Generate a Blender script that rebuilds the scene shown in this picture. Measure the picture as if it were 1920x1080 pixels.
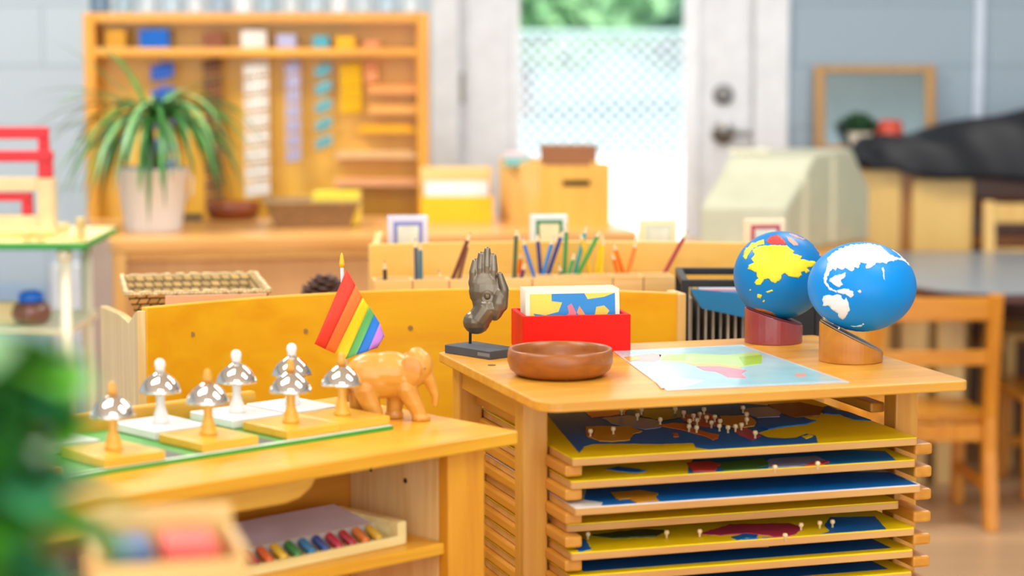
import bpy, bmesh, math, random
from mathutils import Vector, Matrix, geometry
PI = math.pi
random.seed(7)
for o in list(bpy.data.objects): bpy.data.objects.remove(o)
SC = bpy.context.scene
C = SC.collection

# ------------------------------------------------------------------ camera, world, light
F = 4200.0; TH = 0.1140; CZ = 1.28
cam_d = bpy.data.cameras.new('camera'); cam = bpy.data.objects.new('camera', cam_d); C.objects.link(cam)
cam.location = (0, 0, CZ); cam.rotation_euler = (PI/2 - TH, 0, 0)
cam_d.sensor_width = 36; cam_d.lens = F/1920*36; cam_d.clip_start = .05; cam_d.clip_end = 200
cam_d.dof.use_dof = True; cam_d.dof.focus_distance = 3.28; cam_d.dof.aperture_fstop = 2.5
SC.camera = cam
vs = SC.view_settings
vs.view_transform = 'Standard'; vs.look = 'None'; vs.gamma = 1; vs.exposure = 0.58; vs.use_curve_mapping = False
w = bpy.data.worlds.new('world'); SC.world = w; w.use_nodes = True
nt = w.node_tree; bg = nt.nodes['Background']
bg.inputs[0].default_value = (.90, .95, 1.0, 1); bg.inputs[1].default_value = 2.3
def light(name, kind, loc, rot, energy, color, **k):
    d = bpy.data.lights.new(name, kind); d.energy = energy; d.color = color
    for a, b in k.items(): setattr(d, a, b)
    o = bpy.data.objects.new(name, d); C.objects.link(o); o.location = loc; o.rotation_euler = rot
    return o
light('sun', 'SUN', (0, 0, 10), (math.radians(40), 0, math.radians(-22)), 2.6, (1, .97, .93), angle=.01)
for i, (x, y, e) in enumerate([(-1.2, 2.6, 20), (1.3, 2.6, 18), (-1.4, 5.0, 46), (1.3, 5.2, 26), (0, .6, 16)]):
    light('ceiling_lamp', 'AREA', (x, y, 2.72), (0, 0, 0), e, (1, .985, .95), shape='RECTANGLE', size=1.2, size_y=.6)

# ------------------------------------------------------------------ pixel helpers (a pixel of the photograph meets a real plane)
def ray(px, py):
    a = (px-960)/F; b = -(py-540)/F
    return a, math.cos(TH)+b*math.sin(TH), -math.sin(TH)+b*math.cos(TH)
def P(px, py, z):
    a, dy, dz = ray(px, py); t = (z-CZ)/dz
    return Vector((a*t, dy*t, z))
def PY(px, py, Y):
    a, dy, dz = ray(px, py); t = Y/dy
    return Vector((a*t, Y, CZ+dz*t))

# ------------------------------------------------------------------ materials
def lin(c):
    return tuple(((v/255)/12.92 if v/255 <= .04045 else ((v/255+.055)/1.055)**2.4) for v in c)
MC = {}
def base_mat(name):
    m = bpy.data.materials.new(name); m.use_nodes = True
    return m, m.node_tree, m.node_tree.nodes['Principled BSDF']
def plain(rgb, rough=.5, metal=0, var=.05, spec=.5, coat=0):
    key = ('p', rgb, rough, metal, var, spec, coat)
    if key in MC: return MC[key]
    m, t, b = base_mat('paint_%d_%d_%d' % rgb)
    b.inputs['Roughness'].default_value = rough; b.inputs['Metallic'].default_value = metal
    b.inputs['Specular IOR Level'].default_value = spec; b.inputs['Coat Weight'].default_value = coat
    c = lin(rgb)
    n = t.nodes.new('ShaderNodeTexNoise'); n.inputs['Scale'].default_value = 18
    co = t.nodes.new('ShaderNodeTexCoord'); t.links.new(co.outputs['Object'], n.inputs['Vector'])
    r = t.nodes.new('ShaderNodeValToRGB')
    r.color_ramp.elements[0].position = .3; r.color_ramp.elements[1].position = .7
    r.color_ramp.elements[0].color = (*[max(0, v*(1-var)) for v in c], 1)
    r.color_ramp.elements[1].color = (*[min(1, v*(1+var)) for v in c], 1)
    t.links.new(n.outputs['Fac'], r.inputs['Fac']); t.links.new(r.outputs['Color'], b.inputs['Base Color'])
    MC[key] = m; return m
def wood(rgb, rgb2=None, axis='X', rough=.35, scale=1.0, contrast=1.0, coat=.15):
    key = ('w', rgb, rgb2, axis, rough, scale, contrast, coat)
    if key in MC: return MC[key]
    adj = lambda c: (int(c[0]*.965), int(c[1]*.985), int(c[2]*.80)) if c[2] < 104 else (int(c[0]*.99), c[1], int(c[2]*.95))
    rgb = adj(rgb); rgb2 = adj(rgb2) if rgb2 else None
    if rgb2 is None: rgb2 = tuple(int(v*f) for v, f in zip(rgb, (.93, .86, .76)))
    m, t, b = base_mat('wood_%d_%d_%d' % rgb)
    b.inputs['Roughness'].default_value = rough; b.inputs['Coat Weight'].default_value = coat
    b.inputs['Coat Roughness'].default_value = .25
    co = t.nodes.new('ShaderNodeTexCoord'); mp = t.nodes.new('ShaderNodeMapping')
    sc = {'X': (1.2, 14, 14), 'Y': (14, 1.2, 14), 'Z': (14, 14, 1.2)}[axis]
    mp.inputs['Scale'].default_value = tuple(s*scale for s in sc)
    n = t.nodes.new('ShaderNodeTexNoise'); n.inputs['Scale'].default_value = 3; n.inputs['Detail'].default_value = 6
    n.inputs['Distortion'].default_value = .6
    r = t.nodes.new('ShaderNodeValToRGB')
    r.color_ramp.elements[0].position = .32; r.color_ramp.elements[1].position = .68
    r.color_ramp.elements[0].color = (*lin(rgb2), 1); r.color_ramp.elements[1].color = (*lin(rgb), 1)
    t.links.new(co.outputs['Object'], mp.inputs['Vector']); t.links.new(mp.outputs['Vector'], n.inputs['Vector'])
    t.links.new(n.outputs['Fac'], r.inputs['Fac']); t.links.new(r.outputs['Color'], b.inputs['Base Color'])
    bp = t.nodes.new('ShaderNodeBump'); bp.inputs['Strength'].default_value = .04
    t.links.new(n.outputs['Fac'], bp.inputs['Height']); t.links.new(bp.outputs['Normal'], b.inputs['Normal'])
    MC[key] = m; return m
def glass_mat(rgb=(255, 255, 255), rough=.0):
    key = ('g', rgb, rough)
    if key in MC: return MC[key]
    m, t, b = base_mat('glass'); b.inputs['Base Color'].default_value = (*lin(rgb), 1)
    b.inputs['Transmission Weight'].default_value = 1; b.inputs['Roughness'].default_value = rough; b.inputs['IOR'].default_value = 1.05
    MC[key] = m; return m
def wicker_mat(rgb, rgb2, s=90):
    key = ('wk', rgb, rgb2, s)
    if key in MC: return MC[key]
    m, t, b = base_mat('wicker'); b.inputs['Roughness'].default_value = .7
    co = t.nodes.new('ShaderNodeTexCoord')
    sep = t.nodes.new('ShaderNodeSeparateXYZ'); t.links.new(co.outputs['Object'], sep.inputs[0])
    ad = t.nodes.new('ShaderNodeMath'); ad.operation = 'ADD'; t.links.new(sep.outputs[0], ad.inputs[0]); t.links.new(sep.outputs[1], ad.inputs[1])
    cb = t.nodes.new('ShaderNodeCombineXYZ'); t.links.new(ad.outputs[0], cb.inputs[0]); t.links.new(sep.outputs[2], cb.inputs[1])
    br = t.nodes.new('ShaderNodeTexBrick'); br.inputs['Scale'].default_value = s
    br.inputs['Color1'].default_value = (*lin(rgb), 1); br.inputs['Color2'].default_value = (*lin(tuple(int(v*.85) for v in rgb)), 1)
    br.inputs['Mortar'].default_value = (*lin(rgb2), 1); br.inputs['Mortar Size'].default_value = .07
    br.inputs['Brick Width'].default_value = .8; br.inputs['Row Height'].default_value = .5
    t.links.new(cb.outputs[0], br.inputs['Vector']); t.links.new(br.outputs['Color'], b.inputs['Base Color'])
    bp = t.nodes.new('ShaderNodeBump'); bp.inputs['Strength'].default_value = .6; bp.invert = True
    t.links.new(br.outputs['Fac'], bp.inputs['Height']); t.links.new(bp.outputs['Normal'], b.inputs['Normal'])
    MC[key] = m; return m
def block_wall_mat(rgb, mortar):
    m, t, b = base_mat('painted_block'); b.inputs['Roughness'].default_value = .55
    co = t.nodes.new('ShaderNodeTexCoord'); sep = t.nodes.new('ShaderNodeSeparateXYZ'); t.links.new(co.outputs['Object'], sep.inputs[0])
    cb = t.nodes.new('ShaderNodeCombineXYZ'); t.links.new(sep.outputs[0], cb.inputs[0]); t.links.new(sep.outputs[2], cb.inputs[1])
    br = t.nodes.new('ShaderNodeTexBrick'); br.inputs['Scale'].default_value = 1
    br.inputs['Brick Width'].default_value = .6; br.inputs['Row Height'].default_value = .195; br.inputs['Mortar Size'].default_value = .006
    br.inputs['Color1'].default_value = (*lin(rgb), 1); br.inputs['Color2'].default_value = (*lin(tuple(int(v*.985) for v in rgb)), 1)
    br.inputs['Mortar'].default_value = (*lin(mortar), 1)
    t.links.new(cb.outputs[0], br.inputs['Vector']); t.links.new(br.outputs['Color'], b.inputs['Base Color'])
    return m
MAPLE = wood((236, 170, 74)); MAPLE_Y = wood((236, 170, 74), axis='Y'); MAPLE_Z = wood((236, 174, 88), axis='Z')
HONEY = wood((246, 178, 50)); HONEY_Z = wood((240, 165, 50), axis='Z')
PLY = wood((252, 186, 28), (244, 168, 16), scale=.6)
BIRCH = wood((240, 214, 160), axis='Z'); PALE = wood((245, 215, 170)); CHAIRW = wood((228, 150, 38), axis='Z')
STEEL = plain((120, 118, 115), .3, 1); CHROME = plain((235, 232, 228), .07, 1, 0)
WHITE = plain((242, 242, 240), .35); BLACK = plain((22, 24, 28), .5)

# ------------------------------------------------------------------ mesh helpers
class MB:
    def __init__(s): s.bm = bmesh.new()
    def box(s, x0, x1, y0, y1, z0, z1, M=None):
        vs_ = [s.bm.verts.new(Vector((x, y, z))) for z in (z0, z1) for x, y in ((x0, y0), (x1, y0), (x1, y1), (x0, y1))]
        for f in ((0, 3, 2, 1), (4, 5, 6, 7), (0, 1, 5, 4), (1, 2, 6, 5), (2, 3, 7, 6), (3, 0, 4, 7)):
            s.bm.faces.new([vs_[i] for i in f])
        if M is not None: bmesh.ops.transform(s.bm, matrix=M, verts=vs_)
        return s
    def prism(s, poly, z0, z1, M=None):
        n = len(poly)
        a = [s.bm.verts.new((p[0], p[1], z0)) for p in poly]; b = [s.bm.verts.new((p[0], p[1], z1)) for p in poly]
        area = sum(poly[i][0]*poly[(i+1) % n][1]-poly[(i+1) % n][0]*poly[i][1] for i in range(n))
        s.bm.faces.new(b if area > 0 else b[::-1]); s.bm.faces.new(a[::-1] if area > 0 else a)
        for i in range(n):
            q = [a[i], a[(i+1) % n], b[(i+1) % n], b[i]]
            s.bm.faces.new(q if area > 0 else q[::-1])
        if M is not None: bmesh.ops.transform(s.bm, matrix=M, verts=a+b)
        return s
    def lathe(s, prof, n=32, M=None):
        rings = []; allv = []
        for r, z in prof:
            if r < 1e-6: rg = [s.bm.verts.new((0, 0, z))]
            else: rg = [s.bm.verts.new((r*math.cos(2*PI*i/n), r*math.sin(2*PI*i/n), z)) for i in range(n)]
            rings.append(rg); allv += rg
        for a, b in zip(rings, rings[1:]):
            for i in range(n):
                j = (i+1) % n
                if len(a) == 1 and len(b) == 1: continue
                if len(a) == 1: f = [a[0], b[i], b[j]]
                elif len(b) == 1: f = [a[i], b[0], a[j]]
                else: f = [a[i], b[i], b[j], a[j]]
                s.bm.faces.new(f)
        if M is not None: bmesh.ops.transform(s.bm, matrix=M, verts=allv)
        return s
    def tube(s, pts, rad, n=10, cap=True):
        pts = [Vector(p) for p in pts]
        if not hasattr(rad, '__len__'): rad = [rad]*len(pts)
        rings = []
        for i, p in enumerate(pts):
            d = (pts[min(i+1, len(pts)-1)]-pts[max(i-1, 0)]).normalized()
            ref = Vector((0, 0, 1)) if abs(d.z) < .9 else Vector((1, 0, 0))
            a = d.cross(ref).normalized(); b = d.cross(a)
            rings.append([s.bm.verts.new(p+(a*math.cos(2*PI*k/n)+b*math.sin(2*PI*k/n))*rad[i]) for k in range(n)])
        for a, b in zip(rings, rings[1:]):
            for k in range(n):
                s.bm.faces.new([a[k], a[(k+1) % n], b[(k+1) % n], b[k]])
        if cap:
            s.bm.faces.new(rings[0][::-1]); s.bm.faces.new(rings[-1])
        return s
    def ell(s, c, r, n=16, M=None):
        res = bmesh.ops.create_uvsphere(s.bm, u_segments=n, v_segments=max(6, n//2), radius=1)
        T = Matrix.Translation(Vector(c)) @ (M if M is not None else Matrix()) @ Matrix.Diagonal((*r, 1))
        bmesh.ops.transform(s.bm, matrix=T, verts=res['verts'])
        return s
    def cap(s, a, b, ra, rb, n=12):
        a = Vector(a); b = Vector(b); k = 6
        s.tube([a.lerp(b, i/k) for i in range(k+1)], [ra+(rb-ra)*i/k for i in range(k+1)], n)
        s.ell(a, (ra,)*3, n); s.ell(b, (rb,)*3, n); return s
    def build(s, name, mat, parent=None, bevel=0, smooth=False, loc=None, rotz=0, seg=2):
        me = bpy.data.meshes.new(name); bmesh.ops.recalc_face_normals(s.bm, faces=s.bm.faces[:])
        s.bm.to_mesh(me); s.bm.free()
        o = bpy.data.objects.new(name, me); C.objects.link(o)
        mats = mat if isinstance(mat, list) else [mat]
        for m in mats: me.materials.append(m)
        if parent: o.parent = parent
        if loc is not None: o.location = loc; o.rotation_euler = (0, 0, rotz)
        if bevel:
            b = o.modifiers.new('bevel', 'BEVEL'); b.width = bevel; b.segments = seg; b.limit_method = 'ANGLE'
        if smooth:
            for p in me.polygons: p.use_smooth = True
        return o
def rrect(x0, x1, y0, y1, r, n=6):
    if not hasattr(r, '__len__'): r = [r]*4
    out = []
    for (cx, cy, a0, rr) in ((x0+r[0], y0+r[0], PI, r[0]), (x1-r[1], y0+r[1], 1.5*PI, r[1]), (x1-r[2], y1-r[2], 0, r[2]), (x0+r[3], y1-r[3], .5*PI, r[3])):
        for i in range(n+1): a = a0+i*PI/2/n; out.append((cx+rr*math.cos(a), cy+rr*math.sin(a)))
    return out
def tag(o, label, cat=None, group=None, kind=None):
    if label: o['label'] = label
    if cat: o['category'] = cat
    if group: o['group'] = group
    if kind: o['kind'] = kind
    return o
def thing(name, label, cat, loc=(0, 0, 0), rotz=0, group=None):
    o = bpy.data.objects.new(name, None); C.objects.link(o); o.location = loc; o.rotation_euler = (0, 0, rotz); o.empty_display_size = .05
    return tag(o, label, cat, group)
def struct(o): o['kind'] = 'structure'; return o
def local(o, v):
    M = Matrix.Translation(o.location) @ Matrix.Rotation(o.rotation_euler[2], 4, 'Z')
    return M.inverted() @ Vector(v)
def remesh(o, vox, smooth=3):
    """join overlapping blobs of one body into one continuous skin"""
    m = o.modifiers.new('remesh', 'REMESH'); m.mode = 'VOXEL'; m.voxel_size = vox; m.use_smooth_shade = True
    s = o.modifiers.new('smooth', 'SMOOTH'); s.factor = .5; s.iterations = smooth
    dg = bpy.context.evaluated_depsgraph_get(); dg.update()
    me = bpy.data.meshes.new_from_object(o.evaluated_get(dg)); o.modifiers.clear(); o.data = me
    for p in me.polygons: p.use_smooth = True
    return o
def copy_tree(o, parent=None):
    c = o.copy(); C.objects.link(c); c.parent = parent
    for ch in [x for x in bpy.data.objects if x.parent == o]: copy_tree(ch, c)
    return c
def flat_patch(name, poly, z0, z1, mat, parent, label=None):
    """flat piece with a free outline, in the parent's frame"""
    o = MB().prism(poly, z0, z1).build(name, mat, parent)
    if label: o['label'] = label
    return o

# ================================================================== THE ROOM
YW = 7.2
wallm = block_wall_mat((198, 214, 226), (176, 192, 204))
def px_at(px, Y): return (px-960)/F*Y
dx0, dx1 = px_at(862, YW), px_at(1412, YW)
lx0, lx1 = px_at(972, YW), px_at(1284, YW)
struct(MB().box(-3.6, dx0-.09, YW, YW+.2, 0, 2.8).build('wall_back', wallm))
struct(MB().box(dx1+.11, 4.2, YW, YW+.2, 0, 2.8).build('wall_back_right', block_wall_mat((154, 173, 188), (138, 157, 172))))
struct(MB().box(dx0-.09, dx1+.11, YW, YW+.2, 2.12, 2.8).build('wall_back_upper', wallm))
struct(MB().box(-3.8, -3.6, -3, YW+.2, 0, 2.8).build('wall_left', wallm))
struct(MB().box(4.2, 4.4, -3, YW+.2, 0, 2.8).build('wall_right', wallm))
struct(MB().box(-3.8, 4.4, -3, YW+.2, 2.8, 2.95).build('ceiling', plain((245, 245, 242), .8)))
fm, ft, fb = base_mat('wood_floor'); fb.inputs['Roughness'].default_value = .35
co = ft.nodes.new('ShaderNodeTexCoord'); br = ft.nodes.new('ShaderNodeTexBrick'); br.inputs['Scale'].default_value = 1
br.inputs['Brick Width'].default_value = .9; br.inputs['Row Height'].default_value = .12; br.inputs['Mortar Size'].default_value = .002
br.inputs['Color1'].default_value = (*lin((196, 160, 122)), 1); br.inputs['Color2'].default_value = (*lin((178, 146, 112)), 1); br.inputs['Mortar'].default_value = (*lin((120, 95, 75)), 1)
ft.links.new(co.outputs['Object'], br.inputs['Vector']); ft.links.new(br.outputs['Color'], fb.inputs['Base Color'])
struct(MB().box(-3.8, 4.4, -3, YW+.2, -.12, 0).build('floor', fm))
tm = plain((226, 230, 236), .4); tb = plain((205, 218, 236), .4)
trim = MB(); trim.box(dx0-.09, dx0, YW-.02, YW+.2, 0, 2.12); trim.box(dx1, dx1+.11, YW-.02, YW+.2, 0, 2.12); trim.box(dx0, dx1, YW-.02, YW+.2, 2.04, 2.12)
struct(trim.build('trim_1', tm, bevel=.006))
cx = px_at(1831, YW)
struct(MB().box(cx-.018, cx+.012, YW-.022, YW, 0, 2.8).build('trim_2', tb, bevel=.004))
struct(MB().box(-3.6, dx0-.09, YW-.015, YW, 0, .1).build('baseboard_back', tm))
# door with a tall pane
d = struct(MB().box(dx0, lx0, YW+.04, YW+.09, .01, 2.04).box(lx1+.04, dx1, YW+.04, YW+.09, .01, 2.04).box(lx0, lx1+.04, YW+.04, YW+.09, .01, .32).box(lx0, lx1+.04, YW+.04, YW+.09, 1.9, 2.04).build('door_1', tm, bevel=.003))
fr = MB()
for a, b, c_, d_ in ((lx0-.02, lx0+.004, .30, 1.92), (lx1-.0, lx1+.045, .30, 1.92)): fr.box(a, b, YW+.02, YW+.11, c_, d_)
fr.box(lx0-.02, lx1+.045, YW+.02, YW+.11, .30, .33).box(lx0-.02, lx1+.045, YW+.02, YW+.11, 1.89, 1.92)
fr.build('lite_frame', plain((238, 242, 248), .35), d, bevel=.004)
MB().box(lx0, lx1, YW+.06, YW+.066, .32, 1.9).build('glass_pane', glass_mat(), d)
hx = px_at(1357, YW); z1 = PY(1357, 178, YW).z; z2 = PY(1357, 250, YW).z
Ry = Matrix.Rotation(PI/2, 4, 'X')
MB().lathe([(0, 0), (.032, 0), (.032, .012), (.024, .02), (.012, .022), (.012, .034), (0, .034)], 24, Matrix.Translation((hx, YW+.04, z1)) @ Ry).build('deadbolt', STEEL, d, smooth=False)
MB().lathe([(0, 0), (.036, 0), (.036, .012), (.016, .02), (.014, .05), (0, .05)], 24, Matrix.Translation((hx, YW+.04, z2)) @ Ry).tube([(hx, YW-.005, z2), (hx+.03, YW-.012, z2+.002), (hx+.085, YW-.008, z2-.002)], [.012, .011, .009]).build('door_handle', STEEL, d)
for zz in (PY(862, 165, YW).z, .35, 1.85):
    MB().box(dx0-.012, dx0+.014, YW+.02, YW+.045, zz-.05, zz+.05).build('hinge', plain((150, 148, 140), .4, .6), d, bevel=.004)

# ================================================================== OUTSIDE
struct(MB().box(-14, 16, YW+.2, 10.0, -.2, -.08).build('terrace', plain((235, 232, 225), .8)))
zt = PY(1100, 302, 10.0).z
struct(MB().box(-14, 16, 10.0, 10.35, -.2, zt).build('retaining_wall', plain((240, 238, 232), .8)))
struct(MB().box(-40, 44, 10.35, 90, zt-.4, zt-.02).build('lawn', plain((86, 112, 108), 1, var=.35, spec=0)))
# chain-link fence standing on the low wall
fence = thing('chain_link_fence', 'galvanized chain-link fence seen through the glass of the door', 'fence', (0, 10.12, zt))
FH = PY(1100, 62, 10.12).z - zt; pitch = .058; X0, X1 = -1.6, 3.2; wb = MB()
n = int((X1-X0+FH)/pitch)
for i in range(n):
    for s_ in (1, -1):
        xa = X0 - (FH if s_ > 0 else 0) + i*pitch; xb = xa + s_*FH
        za, zb = 0.0, FH
        if s_ < 0: xa, xb = xa+0, xa-FH
        # clip at the sides
        def cl(xq, za=za, zb=zb, xa=xa, xb=xb): return za+(zb-za)*(xq-xa)/(xb-xa)
        a = Vector((xa, 0, za)); b = Vector((xb, 0, zb))
        lo, hi = (a, b) if xa < xb else (b, a)
        if hi.x < X0 or lo.x > X1: continue
        if lo.x < X0: lo = Vector((X0, 0, cl(X0)))
        if hi.x > X1: hi = Vector((X1, 0, cl(X1)))
        off = Vector((0, .003*s_, 0))
        if (hi-lo).length > .01: wb.tube([lo+off, hi+off], .0036, 5)
wb.build('wire_mesh', plain((235, 238, 242), .4, .0), fence)
MB().tube([(X0, 0, FH), (X1, 0, FH)], .014).build('top_rail', plain((150, 172, 166), .35, .3), fence)
for x in (X0, .85-2.2+.1, 1.75, X1): MB().tube([(x, 0, 0), (x, 0, FH+.05)], .026).build('post', plain((190, 200, 205), .35, .3), fence)
def leaf_crown(mb, c, r, n, ls):
    for _ in range(n):
        v = Vector((random.gauss(0, 1), random.gauss(0, 1), random.gauss(0, 1))).normalized()*random.uniform(.6, 1)
        p = Vector((c[0]+v.x*r[0], c[1]+v.y*r[1], c[2]+v.z*r[2]))
        a = Vector((random.gauss(0, 1), random.gauss(0, 1), random.gauss(0, 1))).normalized()*ls
        b = a.orthogonal().normalized()*ls*.5
        vv = [mb.bm.verts.new(p+q) for q in (-a, b, a, -b)]
        mb.bm.faces.new(vv)
for i, (x, y, rr, lab, col) in enumerate([(.05, 15.6, 1.5, 'bright green bushy tree beyond the fence, left side of the door pane', (150, 196, 140)), (1.5, 18.4, 1.6, 'blurred green tree beyond the fence, middle of the door pane', (150, 190, 160)), (3.9, 17, 1.4, 'yellowish green tree beyond the fence, right side of the door pane', (175, 200, 140)), (-2.9, 18, 1.8, 'tall green tree far to the left beyond the fence', (130, 180, 125))]):
    t = thing('leafy_tree', lab, 'tree', (x, y, zt-.03), 0, 'trees beyond the fence')
    m_ = MB(); leaf_crown(m_, (0, 0, 1.35), (1.15, .9, 1.1), 2600, .13); m_.build('crown', plain(col, .6, var=.3), t)
    MB().tube([(0, 0, -.02), (.03, 0, .5), (0, .04, 1.2)], [.12, .09, .05]).build('trunk', plain((120, 95, 70), .8), t)

# ================================================================== MAP CABINET
TZ = .805
YAW = .308
cab = thing('map_cabinet', 'maple cabinet with open runners holding yellow and blue puzzle maps', 'cabinet', (.0363, 2.8457, 0), YAW)
MB().prism(rrect(0, .62, 0, .489, [.03, .012, .012, .012]), TZ-.014, TZ).build('tabletop', wood((238, 172, 78)), cab, bevel=.002)
for (a, b) in ((.02, .134), (.578, .134), (.02, .44), (.578, .44)):
    MB().box(a, a+.036, b, b+.038, 0, TZ-.014).build('leg', MAPLE_Z, cab, bevel=.003)
for (a, b) in ((.024, .036), (.600, .012+.600)):
    MB().box(a, b, .17, .442, TZ-.050, TZ-.0142).build('side_rail', MAPLE_Y, cab, bevel=.002)
MB().box(.055, .58, .452, .466, TZ-.050, TZ-.0142).build('back_rail', MAPLE, cab, bevel=.002)
PITCH = .0320; RZ = .711
for k in range(15):
    zt_ = RZ - k*PITCH
    for a, b in ((.052, .077), (.5665, .594)):
        MB().box(a, b, .052, .50, zt_-.0165, zt_-.0005).build('runner', wood((232, 160, 66), axis='Y'), cab, bevel=.0035)
for a, b in ((.046, .066), (.5665, .590)):
    MB().box(a, b, .19, .50, RZ+.0205, RZ+.0355).build('runner', wood((232, 160, 66), axis='Y'), cab, bevel=.003)
MB().box(.056, .578, .14, .47, .16, .175).build('bottom_shelf', MAPLE, cab, bevel=.002)

# puzzle maps on the runners
YEL = plain((252, 226, 10), .5, var=.02, spec=.25); SEA = plain((0, 104, 186), .5, var=.04, spec=.2); SEA2 = plain((0, 92, 170), .5, spec=.2); BLUE2 = plain((0, 118, 186), .5, spec=.2)
COL = dict(sea=SEA, teal=plain((20, 130, 150), .4), red=plain((205, 60, 50), .4), rust=plain((190, 92, 40), .4), mustard=plain((214, 150, 30), .4), grey=plain((140, 145, 175), .4),
           orange=plain((226, 110, 30), .4), brown=plain((120, 70, 40), .4), green=plain((60, 120, 50), .4), magenta=plain((185, 50, 90), .4), yellow=YEL, white=plain((236, 234, 228), .4), dgreen=plain((30, 70, 40), .4), pink=plain((235, 120, 150), .4))
KNOBM = plain((246, 214, 160), .3)
def frame_point(frame, px, py, z): q = local(frame, P(px, py, z)); return (q.x, q.y)
def puzzle_map(k, v0, depth, label, frame_mat, pieces, knobs, border=None, lo=.0585, hi=.5655):
    z0 = RZ - k*PITCH; z1 = z0+.011
    o = Matrix.Translation(cab.location) @ Matrix.Rotation(YAW, 4, 'Z') @ Vector((lo, v0, z0))
    t = thing('puzzle_map', label, 'puzzle map', o, YAW, 'puzzle maps on the cabinet runners')
    W = hi-lo
    MB().prism(rrect(0, W, 0, depth, .004, 3), 0, .0095).build('board', wood((225, 170, 105)), t, bevel=.0008)
    MB().prism(rrect(.0005, W-.0005, .0005, depth-.0005, .004, 3), .0095, .011).build('painted_face', frame_mat, t)
    for i, (name, mat, pts, kind) in enumerate(pieces):
        if kind == 'px': poly = [frame_point(t, x, y, z1) for x, y in pts]
        else: poly = [(x*W, y*depth) for x, y in pts]
        poly = [(min(max(x, .002), W-.002), min(max(y, .002), depth-.002)) for x, y in poly]
        if kind == 'px':
            jr = random.Random(i*17+k); out = []; am = .0010 if name != 'sea_field' else .0005
            for a_, b_ in zip(poly, poly[1:]+poly[:1]):
                n_ = max(1, int(math.hypot(b_[0]-a_[0], b_[1]-a_[1])/.007))
                for q_ in range(n_): out.append((a_[0]+(b_[0]-a_[0])*q_/n_+jr.uniform(-am, am), a_[1]+(b_[1]-a_[1])*q_/n_+jr.uniform(-am, am)*2))
            poly = [(min(max(x, .002), W-.002), min(max(y, .002), depth-.002)) for x, y in out]
        lvl = .011+.0003*(i % 3 + 1) + (.0008 if name != 'sea_field' else -.0001)
        flat_patch(name, poly, .0108, lvl, mat, t)
    for (x, y) in knobs:
        u, v = frame_point(t, x, y, z1+.006)
        MB().lathe([(0, 0), (.0018, 0), (.0015, .0045), (.0032, .006), (.0037, .0085), (.0028, .0108), (0, .0115)], 12, Matrix.Translation((u, v, .0118))).build('knob', KNOBM, t, smooth=True)
    return t
puzzle_map(0, .042, .42, 'topmost puzzle map, yellow border with many wooden knobs on small countries', YEL, [
    ('sea_field', SEA, [(1018, 768), (1086, 850), (1095, 838), (1110, 833), (1165, 832), (1240, 833), (1300, 831), (1304, 839), (1330, 843), (1400, 844), (1440, 840), (1475, 838), (1544, 835), (1530, 817), (1512, 813), (1495, 820), (1470, 822), (1440, 820), (1420, 812), (1440, 806), (1470, 800), (1530, 790), (1440, 760), (1330, 752)], 'px'),
    ('land_piece', COL['mustard'], [(1098, 802), (1130, 800), (1180, 801), (1205, 810), (1188, 815), (1182, 826), (1150, 829), (1125, 828), (1102, 820)], 'px'),
    ('land_piece', COL['rust'], [(1098, 807), (1116, 806), (1113, 821), (1100, 820)], 'px'),
    ('land_piece', COL['grey'], [(1130, 785), (1180, 780), (1235, 790), (1240, 802), (1210, 806), (1180, 801), (1150, 796)], 'px'),
    ('land_piece', COL['orange'], [(1232, 799), (1262, 794), (1292, 797), (1300, 804), (1325, 812), (1348, 817), (1346, 822), (1335, 826), (1326, 820), (1300, 813), (1275, 806)], 'px'),
    ('land_piece', COL['rust'], [(1262, 814), (1272, 814), (1273, 820), (1264, 821)], 'px'),
    ('land_piece', COL['red'], [(1270, 780), (1330, 776), (1350, 785), (1355, 798), (1325, 802), (1295, 796)], 'px'),
    ('land_piece', COL['dgreen'], [(1190, 770), (1270, 768), (1290, 782), (1240, 790), (1200, 782)], 'px'),
    ('land_piece', COL['mustard'], [(1350, 782), (1400, 780), (1418, 790), (1415, 800), (1380, 804), (1355, 796)], 'px'),
    ('land_piece', COL['magenta'], [(1372, 806), (1400, 804), (1415, 812), (1428, 818), (1410, 826), (1385, 816)], 'px'),
    ('land_piece', COL['grey'], [(1390, 768), (1440, 764), (1468, 772), (1460, 782), (1420, 784), (1400, 778)], 'px'),
    ('land_piece', COL['brown'], [(1440, 760), (1500, 756), (1545, 766), (1535, 780), (1490, 784), (1465, 776)], 'px'),
    ('land_piece', COL['red'], [(1095, 772), (1180, 766), (1170, 778), (1110, 784)], 'px'),
    ('lake_piece', SEA2, [(1535, 768), (1552, 762), (1570, 770), (1610, 772), (1652, 785), (1640, 789), (1600, 787), (1575, 778), (1545, 776)], 'px'),
    ('lake_piece', SEA, [(1421, 788), (1460, 786), (1500, 788), (1530, 790), (1512, 796), (1470, 800), (1440, 806), (1424, 800)], 'px'),
    ('land_piece', YEL, [(1505, 819), (1516, 816), (1526, 818), (1512, 824)], 'px')],
    [(1107, 812), (1150, 808), (1165, 772), (1203, 772), (1195, 782), (1238, 790), (1266, 770), (1282, 777), (1300, 783), (1312, 780), (1320, 771), (1293, 793), (1307, 791), (1306, 805), (1334, 796), (1350, 793), (1349, 802), (1365, 805), (1379, 803), (1390, 800), (1400, 790), (1400, 780), (1393, 768), (1416, 815), (1325, 786), (1340, 785), (1292, 803)])
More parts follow.
